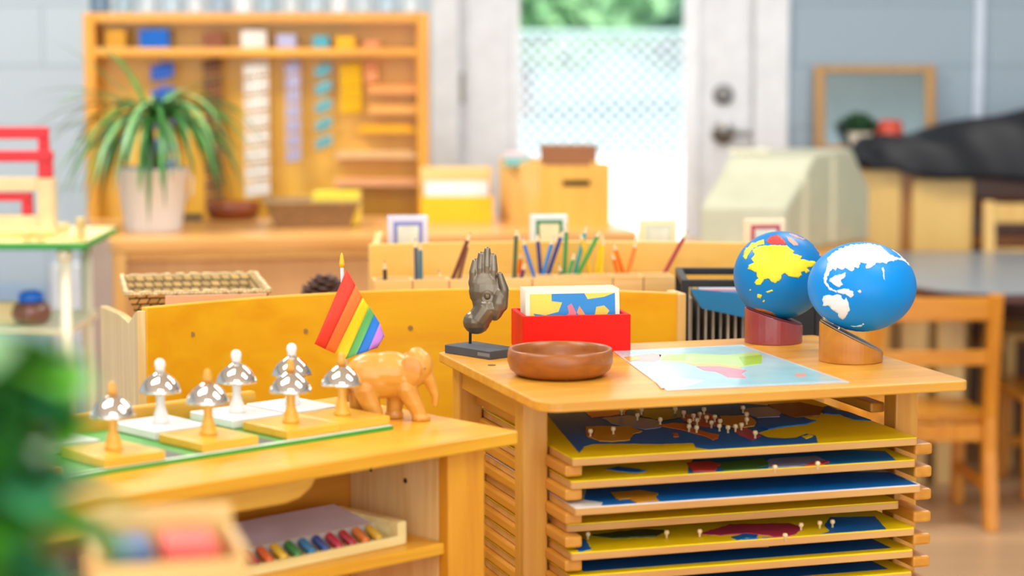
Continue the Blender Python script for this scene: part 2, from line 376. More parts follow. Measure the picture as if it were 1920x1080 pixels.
puzzle_map(1, .047, .41, 'second puzzle map from the top, yellow front strip with green and grey pieces', YEL, [
    ('sea_field', BLUE2, [(1300, 893), (1310, 887), (1340, 889), (1400, 887), (1470, 884), (1600, 878), (1700, 871), (1660, 846), (1560, 842), (1300, 860), (1290, 878)], 'px'),
    ('lake_piece', SEA, [(1138, 880), (1160, 876), (1190, 880), (1212, 884), (1195, 887), (1160, 884)], 'px'),
    ('land_piece', COL['red'], [(1288, 870), (1330, 866), (1350, 872), (1340, 884), (1300, 886)], 'px'),
    ('land_piece', COL['green'], [(1345, 868), (1430, 860), (1445, 872), (1420, 884), (1360, 886)], 'px'),
    ('land_piece', COL['grey'], [(1440, 862), (1530, 856), (1550, 866), (1510, 880), (1450, 882)], 'px'),
    ('land_piece', COL['red'], [(1508, 874), (1530, 866), (1556, 866), (1552, 874), (1530, 879)], 'px')],
    [(1453, 880), (1533, 873)])
puzzle_map(2, .030, .41, 'third puzzle map from the top, white border around a plain blue sea', COL['white'], [
    ('sea_field', SEA, [(1095, 937), (1130, 942), (1133, 952), (1300, 944), (1500, 930), (1725, 910), (1690, 884), (1500, 884), (1200, 905), (1100, 915)], 'px'),
    ('land_piece', COL['mustard'], [(1145, 925), (1200, 920), (1235, 926), (1228, 934), (1242, 944), (1215, 941), (1195, 945), (1180, 936), (1160, 938)], 'px')], [])
puzzle_map(3, .075, .39, 'fourth puzzle map from the top, plain yellow and pushed further in', YEL, [
    ('sea_field', SEA2, [(.2, .3), (.8, .3), (.8, .85), (.2, .85)], 'f')], [], lo=.062, hi=.556)
puzzle_map(4, .045, .41, 'fifth puzzle map from the top, yellow land with magenta strip and blue sea on right', YEL, [
    ('sea_field', SEA, [(1553, 1022), (1560, 1010), (1545, 1005), (1556, 996), (1545, 985), (1556, 970), (1640, 968), (1692, 1006), (1650, 1013)], 'px'),
    ('lake_piece', SEA, [(1086, 1035), (1106, 1044), (1108, 1030), (1096, 1012), (1070, 1005), (1072, 1020)], 'px'),
    ('land_piece', COL['dgreen'], [(1110, 1004), (1200, 994), (1250, 996), (1230, 1006), (1150, 1010)], 'px'),
    ('land_piece', COL['magenta'], [(1310, 1002), (1370, 984), (1480, 982), (1505, 990), (1490, 1003), (1470, 1012), (1440, 1004), (1400, 1000), (1350, 1004)], 'px'),
    ('lake_piece', SEA, [(1372, 1008), (1395, 1002), (1420, 1004), (1418, 1010), (1398, 1008), (1385, 1014)], 'px'),
    ('lake_piece', SEA, [(1410, 1018), (1424, 1012), (1425, 1022), (1434, 1028), (1420, 1027)], 'px'),
    ('lake_piece', SEA, [(1452, 1020), (1485, 1018), (1482, 1026), (1462, 1028)], 'px'),
    ('land_piece', COL['magenta'], [(1460, 1006), (1482, 1006), (1484, 1020), (1466, 1022)], 'px')],
    [(1102, 1005), (1250, 1002), (1312, 1000), (1502, 988), (1537, 984), (1561, 982), (1472, 1008)])
puzzle_map(5, .048, .41, 'sixth puzzle map from the top, blue sea with thin yellow border', YEL, [
    ('sea_field', SEA2, [(.05, .045), (.95, .045), (.95, .95), (.05, .95)], 'f'),
    ('land_piece', COL['mustard'], [(.55, .2), (.63, .18), (.66, .28), (.58, .32)], 'f')], [])
for k, lab in ((6, 'seventh puzzle map from the top, dark blue with yellow border'), (7, 'eighth puzzle map from the top, below the frame edge')):
    puzzle_map(k, .05, .41, lab, YEL, [('sea_field', SEA2, [(.05, .06), (.95, .06), (.95, .95), (.05, .95)], 'f')], [])

# ---- wooden bowl
bc = P(1050, 701, TZ)
b_ = MB().lathe([(0, 0), (.052, 0), (.062, .003), (.070, .010), (.0735, .020), (.0735, .030), (.072, .0375), (.070, .0385), (.067, .0375), (.066, .028), (.063, .014), (.054, .008), (0, .007)], 64).build('wooden_bowl', wood((176, 100, 40), (150, 80, 26), rough=.35, coat=.15, scale=1.6), smooth=True, loc=(bc.x, 3.083, TZ))
tag(b_, 'round brown wooden bowl standing empty on the map cabinet', 'bowl')

# ---- laminated map sheet
q = [P(x, y, TZ) for x, y in ((1250, 733), (1592, 718), (1392, 648), (1150, 660))]
ms = thing('map_sheet', 'pale blue laminated map lying on the cabinet beside the bowl', 'map', q[0], math.atan2(q[1].y-q[0].y, q[1].x-q[0].x))
ql = [local(ms, v) for v in q]
MB().prism([(v.x, v.y) for v in ql], .0003, .0016).build('clear_sleeve', plain((204, 222, 230), .2, var=.01, coat=.4), ms)
ci = [Vector((v.x, v.y)).lerp(sum((Vector((w_.x, w_.y)) for w_ in ql), Vector((0, 0)))/4, .05) for v in ql]
MB().prism([tuple(v) for v in ci], .0016, .0019).build('printed_sea', plain((160, 208, 218), .25, var=.06, coat=.3), ms)
def sheet(poly, col, lv=0): flat_patch('printed_country', [(lambda v: (v.x, v.y))(local(ms, P(x, y, TZ))) for x, y in poly], .0017, .0021+lv, plain(col, .25, coat=.3), ms)
sheet([(1170, 672), (1225, 665), (1240, 668), (1236, 676), (1225, 681), (1180, 679)], (236, 130, 150))
sheet([(1170, 672), (1195, 671), (1200, 677), (1180, 680)], (240, 160, 40), .0002)
sheet([(1236, 667), (1300, 665), (1360, 668), (1420, 662), (1432, 672), (1420, 686), (1380, 692), (1340, 684), (1290, 683), (1240, 680)], (182, 226, 130))
sheet([(1250, 668), (1285, 667), (1285, 678), (1240, 677)], (160, 210, 60), .0002)
sheet([(1385, 672), (1428, 668), (1428, 684), (1395, 688)], (150, 205, 60), .0002)
sheet([(1285, 683), (1340, 684), (1390, 690), (1385, 697), (1320, 692)], (250, 200, 110), .0002)
sheet([(1305, 690), (1350, 690), (1400, 697), (1390, 703), (1400, 712), (1365, 710), (1345, 700), (1320, 697)], (244, 136, 160), .0003)
sheet([(1488, 704), (1510, 702), (1512, 708), (1495, 710)], (240, 170, 150))
sheet([(1230, 718), (1275, 712), (1320, 716), (1290, 726), (1240, 730)], (240, 244, 238))

# ---- red card box with map cards
rb = thing('red_box', 'bright red open box holding map cards behind the wooden bowl', 'box', P(981, 664, TZ), .17)
W_, D_, H_, T_ = .163, .105, .056, .007
MB().box(0, W_, 0, T_, 0, H_).build('front_panel', plain((232, 20, 4), .5, spec=.2), rb, bevel=.0012)
MB().box(0, W_, D_-T_, D_, 0, H_).build('back_panel', plain((232, 20, 4), .5, spec=.2), rb, bevel=.0012)
for x in (0, W_-T_): MB().box(x, x+T_, T_+.0003, D_-T_-.0003, 0, H_).build('side_panel', plain((232, 20, 4), .5, spec=.2), rb, bevel=.0012)
MB().box(T_+.0003, W_-T_-.0003, T_+.0003, D_-T_-.0003, 0, .006).build('bottom_panel', plain((200, 22, 10), .4), rb)
cards = ['front map card in the red box, blue sea with yellow land', 'second map card in the red box, mostly hidden by the front one', 'third map card in the red box, only its top edge showing', 'rearmost map card in the red box, white edge against the yellow panel']
for i, lab in enumerate(cards):
    loc_ = rb.matrix_basis @ Vector((.0095, .028+.014*i, .0062))
    t = thing('map_card', lab, 'card', loc_, .17, 'map cards in the red box'); t.rotation_euler = (-.12, 0, .17)
    MB().box(0, .144, 0, .0022, 0, .086).build('card', plain((240, 232, 210), .35), t, bevel=.0006)
    if i == 0:
        MB().box(.007, .137, -.0006, 0, .01, .079).build('printed_land', plain((238, 208, 70), .35), t)
        R_ = Matrix.Rotation(PI/2, 4, 'X')
        def cp(name, pts, col, l): MB().prism([(x, z) for x, z in pts], .0005, .0007+l, R_).build(name, plain(col, .35), t)
        cp('printed_sea', [(.04, .079), (.09, .079), (.095, .07), (.12, .073), (.137, .079), (.137, .038), (.118, .038), (.105, .044), (.08, .040), (.06, .043), (.045, .038), (.02, .036), (.012, .05), (.03, .047), (.05, .052), (.056, .066), (.04, .068)], (0, 130, 205), .0002)
        cp('printed_land', [(.105, .044), (.12, .041), (.128, .052), (.12, .06), (.108, .058)], (240, 196, 60), .0005)
        cp('printed_land', [(.06, .043), (.075, .041), (.077, .05), (.07, .064), (.064, .06), (.066, .05)], (240, 110, 130), .0005)
        cp('printed_land', [(.078, .05), (.082, .06), (.087, .053), (.093, .043), (.087, .040)], (240, 150, 90), .0005)
        cp('printed_land', [(.028, .038), (.045, .038), (.047, .045), (.034, .046)], (190, 100, 80), .0005)

# ---- bronze hand on a slate slab
k_ = .000786
A = P(918, 675, TZ)
slab = thing('hand_sculpture', 'dark bronze open hand on a grey slate slab, palm to the front', 'sculpture', A, math.atan2(3.239-3.314, -.032+.102))
# local frame: -x runs to the far left corner, +y to the back
MB().prism(rrect(-.100, 0, 0, .058, .002, 2), 0, .0125).build('slab_base', plain((72, 76, 84), .6, var=.2), slab, bevel=.001)
rod_w = Vector((-.0625, 3.312, TZ)); rl = local(slab, rod_w)
MB().tube([(rl.x, rl.y, .012), (rl.x+.001, rl.y, .05)], .0022).build('support_rod', plain((40, 40, 42), .4, .6), slab)
hb = MB()
def hp(px, py, dy=0): # in a plane facing the viewer, world metres from the rod foot
    return Vector(((px-880)*k_, dy, (640-py)*k_))
hb.ell(hp(892, 583), (.0205, .017, .0185)); hb.cap(hp(895, 580), hp(912, 556), .0175, .0175)
hb.ell(hp(913, 545), (.023, .0125, .026)); hb.ell(hp(911, 524), (.0265, .012, .028)); hb.ell(hp(906, 508), (.0235, .010, .020))
hb.ell(hp(934, 546, -.004), (.0125, .0125, .028), M=Matrix.Rotation(.25, 4, 'Y'))
for (x0, y0, x1, y1, xm, ym) in ((887, 514, 890, 468, 886, 488), (899, 508, 901, 455, 899, 480), (911, 508, 913, 446, 912, 476), (923, 512, 924, 458, 925, 484)):
    hb.cap(hp(x0, y0), hp(xm, ym, -.002), .0066, .0062); hb.cap(hp(xm, ym, -.002), hp(x1, y1, .001), .0064, .0050)
hb.cap(hp(941, 552, -.005), hp(945, 520, -.008), .0085, .0070); hb.cap(hp(945, 520, -.008), hp(937, 492, -.008), .0068, .0045)
bronze = plain((124, 114, 98), .36, .7, var=.4)
ho = hb.build('hand', bronze, None); remesh(ho, .0011, 2)
ho.parent = slab; ho.location = (rl.x, rl.y, 0); ho.rotation_euler = (0, 0, -slab.rotation_euler[2])
em = MB().lathe([(.0085, 0), (.0095, .0018), (.0105, 0)], 24).lathe([(0, .0034), (.003, .003), (.0048, .001), (.005, -.002), (0, -.002)], 20)
eo = em.build('palm_emblem', plain((110, 98, 76), .35, .7), slab, smooth=True)
eo.rotation_euler = (PI/2, 0, -slab.rotation_euler[2]); eo.location = (Vector((rl.x, rl.y, 0)) + Matrix.Rotation(-slab.rotation_euler[2], 4, 'Z') @ (hp(913, 533)+Vector((0, -.0108, 0))))
MB().box(-.026, -.0, -.0002, 0, .004, .009).build('base_mark', plain((120, 122, 128), .5), slab)
# dark screw in the cabinet top
MB().lathe([(0, 0), (.006, 0), (.006, .0006), (0, .0006)], 16, Matrix.Translation((*frame_point(cab, 922, 685, TZ), TZ))).build('screw_plug', plain((110, 70, 40), .5), cab)

# ---- globes
def sphere_patch(name, poly, cx, cy, rx, ry, R, mat, parent, tilt=0):
    """painted area on the ball; outline in crop units around the ball's centre"""
    pts = []
    for x, y in poly:
        u, v = (x-cx)/rx, -(y-cy)/ry; l = math.hypot(u, v)
        if l > .985: u, v = u/l*.985, v/l*.985
        pts.append(Vector((u, v)))
    # refine outline
    ref = []
    for a, b in zip(pts, pts[1:]+pts[:1]):
        m_ = max(1, int((b-a).length/.03))
        for i in range(m_): ref.append(a.lerp(b, i/m_)+Vector((random.uniform(-.011, .011), random.uniform(-.011, .011))))
    nb = len(ref); extra = [Vector((i*.05, j*.05)) for i in range(-20, 21) for j in range(-20, 21) if math.hypot(i*.05, j*.05) < .97]
    res = geometry.delaunay_2d_cdt(ref+extra, [(i, (i+1) % nb) for i in range(nb)], [], 1, 1e-5)
    V, Fc = res[0], res[2]
    bm = bmesh.new(); vv = []
    for p in V:
        l = min(p.length, .999); s = p if p.length < .999 else p.normalized()*.999
        vv.append(bm.verts.new((s.x*R[0]*1.006, -math.sqrt(max(0, 1-l*l))*R[1]*1.006, s.y*R[2]*1.006)))
    for f in Fc:
        try: bm.faces.new([vv[i] for i in f])
        except Exception: pass
    for v in [v for v in bm.verts if not v.link_faces]: bm.verts.remove(v)
    me = bpy.data.meshes.new(name); bm.to_mesh(me); bm.free(); me.materials.append(mat)
    for p in me.polygons: p.use_smooth = True
    o = bpy.data.objects.new(name, me); C.objects.link(o); o.parent = parent
    s_ = o.modifiers.new('thick', 'SOLIDIFY'); s_.thickness = .0006; s_.offset = -1
    return o
def slanted_base(parent, r, zl, zr, mat, topmat, name='base'):
    n_ = 48; bm = MB()
    prof = lambda a: (zl+zr)/2 + (zr-zl)/2*math.cos(a)
    lo = [bm.bm.verts.new((r*math.cos(2*PI*i/n_), r*math.sin(2*PI*i/n_), 0)) for i in range(n_)]
    hi = [bm.bm.verts.new((r*math.cos(2*PI*i/n_), r*math.sin(2*PI*i/n_), prof(2*PI*i/n_))) for i in range(n_)]
    bm.bm.faces.new(lo[::-1]); bm.bm.faces.new(hi)
    for i in range(n_): bm.bm.faces.new([lo[i], lo[(i+1) % n_], hi[(i+1) % n_], hi[i]])
    base = bm.build(name, mat, parent, bevel=.0015)
    tp = MB(); ri = r*.965; h0 = .0006; h1 = .0022
    a = [tp.bm.verts.new((ri*math.cos(2*PI*i/n_), ri*math.sin(2*PI*i/n_), prof(2*PI*i/n_)+h0)) for i in range(n_)]
    b = [tp.bm.verts.new((ri*math.cos(2*PI*i/n_), ri*math.sin(2*PI*i/n_), prof(2*PI*i/n_)+h1)) for i in range(n_)]
    tp.bm.faces.new(a[::-1]); tp.bm.faces.new(b)
    for i in range(n_): tp.bm.faces.new([a[i], a[(i+1) % n_], b[(i+1) % n_], b[i]])
    tp.build('top_plate', topmat, base)
    return base
OCEAN = plain((0, 138, 222), .42, var=.02, spec=.3)
OCEAN2 = plain((0, 124, 196), .42, var=.03, spec=.3)
g = P(1595, 676, TZ); Yg = g.y
gl = thing('continent_globe', 'blue globe with white land on a round honey wood base, nearer of the pair', 'globe', (g.x, Yg, TZ))
slanted_base(gl, .0462, .058, .0135, wood((206, 134, 52), rough=.3), plain((150, 135, 120), .45))
gc = PY(1616, 537.5, Yg); R1 = (102/F*Yg, 102/F*Yg, 84.5/F*Yg)
ball = MB().ell((0, 0, 0), R1, 64).build('ball', OCEAN, gl, smooth=True); ball.location = (gc.x-g.x, 0, gc.z-TZ)
LW = plain((238, 236, 240), .5)
CX, CY, RX, RY = 1063, 389, 289, 240
for name, poly in (('land', [(1065, 145), (1120, 152), (1150, 165), (1185, 200), (1230, 222), (1262, 228), (1240, 205), (1215, 185), (1250, 195), (1290, 235), (1312, 275), (1295, 262), (1270, 240), (1230, 228), (1200, 234), (1165, 236), (1160, 247), (1140, 236), (1100, 240), (1062, 264), (1040, 262), (1052, 240), (1020, 236), (1005, 265), (985, 260), (975, 282), (940, 265), (925, 277), (900, 266), (893, 282), (880, 272), (866, 290), (852, 315), (848, 345), (862, 370), (895, 385), (893, 392), (856, 378), (838, 350), (835, 325), (842, 298), (855, 270), (866, 245), (862, 232), (890, 205), (930, 180), (990, 158)]),
                   ('land', [(868, 322), (890, 306), (915, 300), (942, 288), (935, 310), (915, 330), (925, 350), (905, 366), (880, 352), (862, 338)]),
                   ('land', [(898, 380), (920, 372), (940, 370), (978, 382), (976, 402), (962, 418), (945, 402), (925, 398), (903, 392)]),
                   ('land', [(832, 422), (850, 412), (880, 410), (895, 404), (916, 406), (920, 424), (930, 432), (940, 416), (952, 450), (966, 480), (956, 505), (938, 542), (918, 534), (908, 508), (880, 490), (858, 470), (835, 472)]),
                   ('land', [(985, 578), (1018, 578), (1038, 568), (1042, 558), (1047, 566), (1038, 580), (1000, 585)]),
                   ('land', [(998, 380), (1010, 374), (1016, 384), (1004, 392)]),
                   ('land', [(1130, 262), (1138, 262), (1142, 322), (1134, 318)]),
                   ('land', [(850, 545), (880, 572), (950, 605), (1030, 625), (1100, 632), (1100, 640), (1020, 640), (940, 620), (870, 585)])):
    sphere_patch(name, poly, CX, CY, RX, RY, R1, LW, ball)
MB().tube([(-.022, -.018, .045), (-.014, -.015, .068)], .0016).build('axis_pin', plain((230, 228, 225), .25, .5), gl)
g2 = P(1450, 641, TZ)
gr = thing('land_globe', 'blue globe with yellow land on a dark red base, further of the pair', 'globe', (g2.x, g2.y, TZ))
slanted_base(gr, .0445, .054, .027, plain((150, 62, 66), .3, coat=.4), plain((120, 44, 46), .4))
R2 = (87/F*g2.y, 87/F*g2.y, 83/F*g2.y); gc2 = PY(1462, 516, g2.y)
ball2 = MB().ell((0, 0, 0), R2, 64).build('ball', OCEAN2, gr, smooth=True); ball2.location = (gc2.x-g2.x, 0, gc2.z-TZ)
CX, CY, RX, RY = 627, 326, 246, 234
YL = plain((246, 226, 40), .5); RD = plain((206, 60, 60), .5); PK = plain((238, 160, 150), .5); BR = plain((176, 100, 60), .5)
for mt, poly in ((YL, [(482, 170), (520, 157), (560, 152), (640, 152), (680, 180), (668, 192), (690, 196), (720, 208), (710, 218), (740, 228), (790, 236), (802, 250), (770, 262), (740, 266), (762, 286), (735, 292), (728, 278), (712, 284), (715, 300), (698, 315), (650, 308), (625, 290), (608, 298), (600, 325), (575, 340), (550, 330), (540, 318), (520, 322), (505, 352), (480, 358), (472, 345), (490, 322), (480, 290), (440, 275), (448, 256), (470, 240), (460, 222), (480, 200), (466, 186)]),
                 (YL, [(424, 218), (436, 182), (470, 152), (530, 128), (526, 148), (495, 158), (462, 182), (440, 215), (430, 230)]),
                 (RD, [(540, 132), (570, 112), (605, 106), (628, 122), (642, 146), (600, 148), (560, 146)]),
                 (PK, [(645, 108), (690, 126), (706, 156), (684, 152), (655, 132)]),
                 (PK, [(660, 99), (705, 104), (764, 128), (742, 128), (700, 116)]),
                 (PK, [(800, 160), (845, 170), (872, 195), (868, 215), (850, 222), (826, 214), (838, 196)]),
                 (YL, [(486, 404), (510, 410), (506, 430), (488, 425)]), (YL, [(520, 434), (528, 440), (524, 450), (516, 444)]),
                 (YL, [(450, 380), (458, 384), (456, 392), (448, 388)]), (YL, [(530, 388), (560, 376), (564, 384), (540, 394)]),
                 (BR, [(478, 488), (530, 490), (575, 508), (604, 532), (594, 546), (550, 532), (500, 512)])):
    sphere_patch('land', poly, CX, CY, RX, RY, R2, mt, ball2)

# ================================================================== BELL SHELF
AZ = .770; AY = .745
bs = thing('bell_shelf', 'honey yellow wooden shelf carrying the bells and the wooden elephant', 'shelf', (.010, 2.839, 0), AY)
def A_w(x, b, z): return Matrix.Translation(bs.location) @ Matrix.Rotation(AY, 4, 'Z') @ Vector((x, b, z))
MB().prism(rrect(-1.0, 0, 0, .375, .006), AZ-.017, AZ).build('shelf_top', HONEY, bs, bevel=.002)
MB().box(-1.0, -.16, .350, .364, AZ+.0002, AZ+.028).build('back_lip', wood((246, 186, 80)), bs, bevel=.003)
MB().box(-.108, -.046, .016, .036, 0, AZ-.0172).build('front_post', HONEY_Z, bs, bevel=.002)
MB().box(-.108, -.094, .0362, .215, 0, AZ-.0172).build('end_panel', wood((248, 214, 160), axis='Z'), bs, bevel=.001)
MB().box(-.96, -.04, .2155, .229, .02, AZ-.0172).build('back_panel', wood((214, 140, 44)), bs)
MB().box(-.95, -.109, .022, .215, .622, .637).build('inner_shelf', HONEY, bs, bevel=.0015)
MB().box(-.95, -.109, .022, .215, .30, .315).build('inner_shelf', HONEY, bs, bevel=.0015)
MB().box(-.97, -.955, .016, .215, 0, AZ-.0172).build('end_panel', HONEY_Z, bs, bevel=.001)
ap = [(-.95, AZ-.0173), (-.95, AZ-.046), (-.36, AZ-.046), (-.338, AZ-.042), (-.322, AZ-.032), (-.312, AZ-.0173)]
MB().prism([(x, z) for x, z in ap], 0, .014, Matrix.Translation((0, .034, 0)) @ Matrix.Rotation(PI/2, 4, 'X')).build('apron', wood((246, 190, 90)), bs, bevel=.0015)
for sx, sz in ((.10, .705), (.17, .71)):
    MB().lathe([(0, 0), (.0035, 0), (.0035, .0008), (0, .0008)], 12, Matrix.Translation((-.1082, sx, sz)) @ Matrix.Rotation(-PI/2, 4, 'Y')).build('peg_hole', plain((60, 40, 25), .8), bs)

mat_o = thing('bell_board', 'green board with white edge under the row of bells', 'board', A_w(-.112, .118, AZ), AY)
MB().prism(rrect(-.84, 0, 0, .228, .002), 0, .0035).build('board_base', plain((60, 160, 50), .5), mat_o)
MB().prism(rrect(-.838, -.001, .001, .226, .002), .0035, .0050).build('board_face', plain((84, 160, 66), .5), mat_o)
MB().box(-.838, -.002, .0012, .0085, .005, .0056).build('white_edge', plain((225, 235, 220), .5), mat_o)
for a in (-.375, -.325, -.19, -.50):
    MB().box(a-.035, a+.012, .012, .104, .005, .0056).build('printed_key', plain((96, 98, 92), .4), mat_o)
def bell(x, b, white, lab, base_only=False):
    z = AZ+.0058
    m1 = plain((240, 238, 236), .35) if white else wood((248, 192, 86), (242, 178, 68), scale=3)
    t = thing('desk_bell', lab, 'bell', A_w(x, b, z), AY, 'chrome bells on the green board')
    MB().box(-.041, .041, -.048, .048, 0, .011).build('base_block', m1, t, bevel=.0012)
    MB().lathe([(0, .011), (.0105, .011), (.011, .014), (.009, .018), (.0095, .021), (.0075, .026), (.0055, .034), (.0058, .048), (.0045, .055), (0, .055)], 20).build('stem', m1, t, smooth=True)
    MB().lathe([(.0265, .0505), (.0272, .0515), (.0262, .0545), (.0235, .060), (.0185, .0665), (.011, .0725), (.0045, .0765), (0, .0775), (0, .0765), (.0045, .0752), (.011, .071), (.0178, .0655), (.0228, .059), (.0255, .0535), (.0265, .0505)], 40).build('chrome_dome', CHROME, t, smooth=True)
    MB().lathe([(0, .0765), (.0062, .0772), (.0058, .081), (.0072, .0855), (.0060, .0905), (.0028, .0930), (0, .0935)] if white else [(0, .0765), (.0065, .0772), (.0052, .083), (.0042, .089), (.0024, .092), (0, .0925)], 20).build('knob', plain((240, 240, 238), .3) if white else wood((240, 176, 92), (232, 160, 76), scale=3), t, smooth=True)
    return t
WB = .283; NB = .174
bell(-.3585, WB, True, 'white-based bell with white knob, leftmost white one clear of the leaves')
bell(-.2405, WB, True, 'white-based bell in the middle of the back row')
bell(-.1505, WB, True, 'white-based bell at the right end of the back row, nearest the flag')
bell(-.520, WB, True, 'white-based bell at the left, mostly hidden by the blurred leaves')
bell(-.502, NB-.005, False, 'natural wood bell beside the blurred green leaves')
bell(-.362, NB, False, 'natural wood bell in front of the leftmost white bell')
bell(-.2350, NB, False, 'natural wood bell with pale stem, just in front of the right-hand white bell')
bell(-.1525, NB, False, 'natural wood bell nearest the wooden elephant')
bell(-.640, NB-.005, False, 'natural wood bell at the far left end of the green board')

# ---- wooden elephant
ke = 2.885/F
ew = P(735, 786, AZ)
el = thing('wooden_elephant', 'carved light wood elephant walking towards the map cabinet', 'elephant figure', (ew.x, ew.y, AZ), .10)
eb = MB()
def ep(px, py, dy=0): return Vector(((px-735)*ke, dy, (787-py)*ke))
eb.ell(ep(697, 700), (.036, .026, .030)); eb.ell(ep(730, 696), (.036, .0275, .0285)); eb.ell(ep(755, 705), (.024, .024, .030)); eb.ell(ep(715, 712), (.040, .025, .024))
eb.ell(ep(786, 684), (.020, .018, .0225)); eb.ell(ep(776, 700), (.018, .019, .018)); eb.ell(ep(783, 662), (.012, .012, .010))
eb.cap(ep(798, 692), ep(810, 718), .0105, .0078); eb.cap(ep(810, 718), ep(819, 742), .0078, .0056); eb.cap(ep(819, 742), ep(818, 760), .0056, .0042)
eb.cap(ep(682, 725, -.012), ep(703, 778, -.013), .0155, .0110); eb.cap(ep(670, 728, .012), ep(670, 774, .013), .0145, .0105)
eb.cap(ep(762, 725, -.012), ep(788, 776, -.013), .0145, .0095); eb.cap(ep(745, 725, .012), ep(740, 776, .013), .0145, .0105)
for (x, y, d_) in ((704, 781, -.013), (670, 779, .013), (790, 781, -.013), (740, 781, .013)): eb.tube([ep(x, y-4, d_), ep(x, 787, d_)], .0125, 16)
eo = eb.build('body', wood((232, 166, 84), (220, 148, 66), rough=.35, scale=1.5, coat=.3), None); remesh(eo, .0017, 3); eo.parent = el
for s_ in (-1, 1):
    e1 = MB().ell((0, 0, 0), (.0160, .0040, .0205), 20).build('ear', wood((228, 158, 78), scale=1.5), el, smooth=True)
    e1.location = ep(768, 690, s_*.0205); e1.rotation_euler = (0, .25, s_*.25)
    MB().lathe([(0, .0), (.0013, .0004), (0, .0012)], 10, Matrix.Translation(ep(797, 686, s_*.0155)) @ Matrix.Rotation(s_*-PI/2, 4, 'X')).build('eye', plain((70, 40, 20), .4), el)
MB().tube([ep(656, 700), ep(649, 725, .002), ep(650, 752, .002)], [.0035, .0028, .002]).build('tail', wood((228, 158, 78), scale=1.5), el, smooth=True)

# ---- rainbow flag on a stick
fl_y = 3.07
fp = PY(648, 735, fl_y)
fb_ = thing('rainbow_flag', 'small rainbow pride flag on a white stick behind the elephant', 'flag', (P(650, 742, AZ).x, P(650, 742, AZ).y, AZ), 0)
F0 = fb_.location.copy(); Yf = F0.y
def fpx(px, py, dy=0): v = PY(px, py, Yf+dy); return v-F0
MB().lathe([(0, 0), (.012, 0), (.012, .004), (.004, .008), (0, .008)], 20).build('stick_foot', plain((235, 235, 235), .4), fb_)
MB().tube([(0, 0, .004), fpx(644, 560), fpx(641, 500)], [.0026, .0026, .0026]).build('stick', plain((240, 238, 245), .35), fb_)
MB().lathe([(0, 0), (.0042, 0), (.0036, .006), (.0022, .016), (0, .021)], 14, Matrix.Translation(fpx(641, 501))).build('gold_tip', plain((250, 186, 30), .4), fb_, smooth=True)
cols = [(240, 62, 40), (250, 122, 50), (252, 214, 20), (94, 176, 96), (20, 112, 204), (186, 120, 205)]
top = [(650, 505), (667, 535), (680, 558), (692, 575), (702, 590), (712, 606), (721, 630)]
bot = [(590, 645), (610, 655), (628, 663), (648, 673), (668, 665), (690, 658), (708, 652)]
for i in range(6):
    mb = MB(); rows = []
    for s_ in range(5):
        f0 = s_/4; row = []
        a = Vector(top[i]).lerp(Vector(top[i+1]), f0); b = Vector(bot[i]).lerp(Vector(bot[i+1]), f0)
        for j in range(13):
            f1 = j/12; q_ = a.lerp(b, f1); si = (i+f0)/6
            dy = -.012-.010*math.sin(si*7+f1*2.5)*(.4+.6*f1)-.012*f1
            row.append(mb.bm.verts.new(fpx(q_.x, q_.y, dy)))
        rows.append(row)
    for r0, r1 in zip(rows, rows[1:]):
        for j in range(12): mb.bm.faces.new([r0[j], r1[j], r1[j+1], r0[j+1]])
    so = mb.build('stripe', plain(cols[i], .7), fb_, smooth=True); sd = so.modifiers.new('thick', 'SOLIDIFY'); sd.thickness = .0006

# ---- bead stair box on the inner shelf
SZ = .637
bx = thing('bead_box', 'pale wooden box with rainbow bead bars on the inner shelf', 'bead box', A_w(-.150, .048, SZ+.0003), AY+.02)
L = .40; pw = wood((250, 232, 176))
MB().box(-.014, 0, 0, .13, 0, .030).build('end_block', pw, bx, bevel=.0015)
MB().box(-L, -L+.014, 0, .13, 0, .030).build('end_block', pw, bx, bevel=.0015)
MB().box(-L+.014, -.014, .0, .006, 0, .012).box(-L+.014, -.014, .0062, .13, 0, .005).build('tray_bottom', pw, bx, bevel=.001)
MB().prism([(.05, .0052), (.052, .022), (.127, .034), (.13, .0052)], 0, L-.028, Matrix(((0, 0, 1, -L+.014), (1, 0, 0, 0), (0, 1, 0, 0), (0, 0, 0, 1)))).build('paper_strip', plain((214, 208, 226), .5, var=.12), bx)
MB().prism([(.046, .0052), (.047, .021), (.0518, .0225), (.0505, .0052)], 0, L-.028, Matrix(((0, 0, 1, -L+.014), (1, 0, 0, 0), (0, 1, 0, 0), (0, 0, 0, 1)))).build('blue_line', plain((206, 196, 190), .5), bx)
bc_ = [(222, 176, 30), (226, 120, 30), (180, 30, 50), (190, 24, 60), (30, 70, 140), (30, 120, 170), (40, 130, 50), (236, 190, 30), (226, 100, 30), (170, 30, 40), (190, 24, 60), (30, 60, 140), (40, 130, 50)]
for i, c_ in enumerate(bc_):
    x = -.034-i*.0215; mb = MB()
    for j in range(6): mb.ell((x-.003+.0018*j, .011+.0058*j, .0112+.0012*j), (.0064, .0042, .0058), 10)
    mb.build('bead_bar', plain(c_, .2, coat=.6), bx, smooth=True)
for i in range(14):
    MB().box(-.0240-i*.0215, -.0225-i*.0215, .0063, .044, .0051, .010).build('slot_divider', pw, bx)

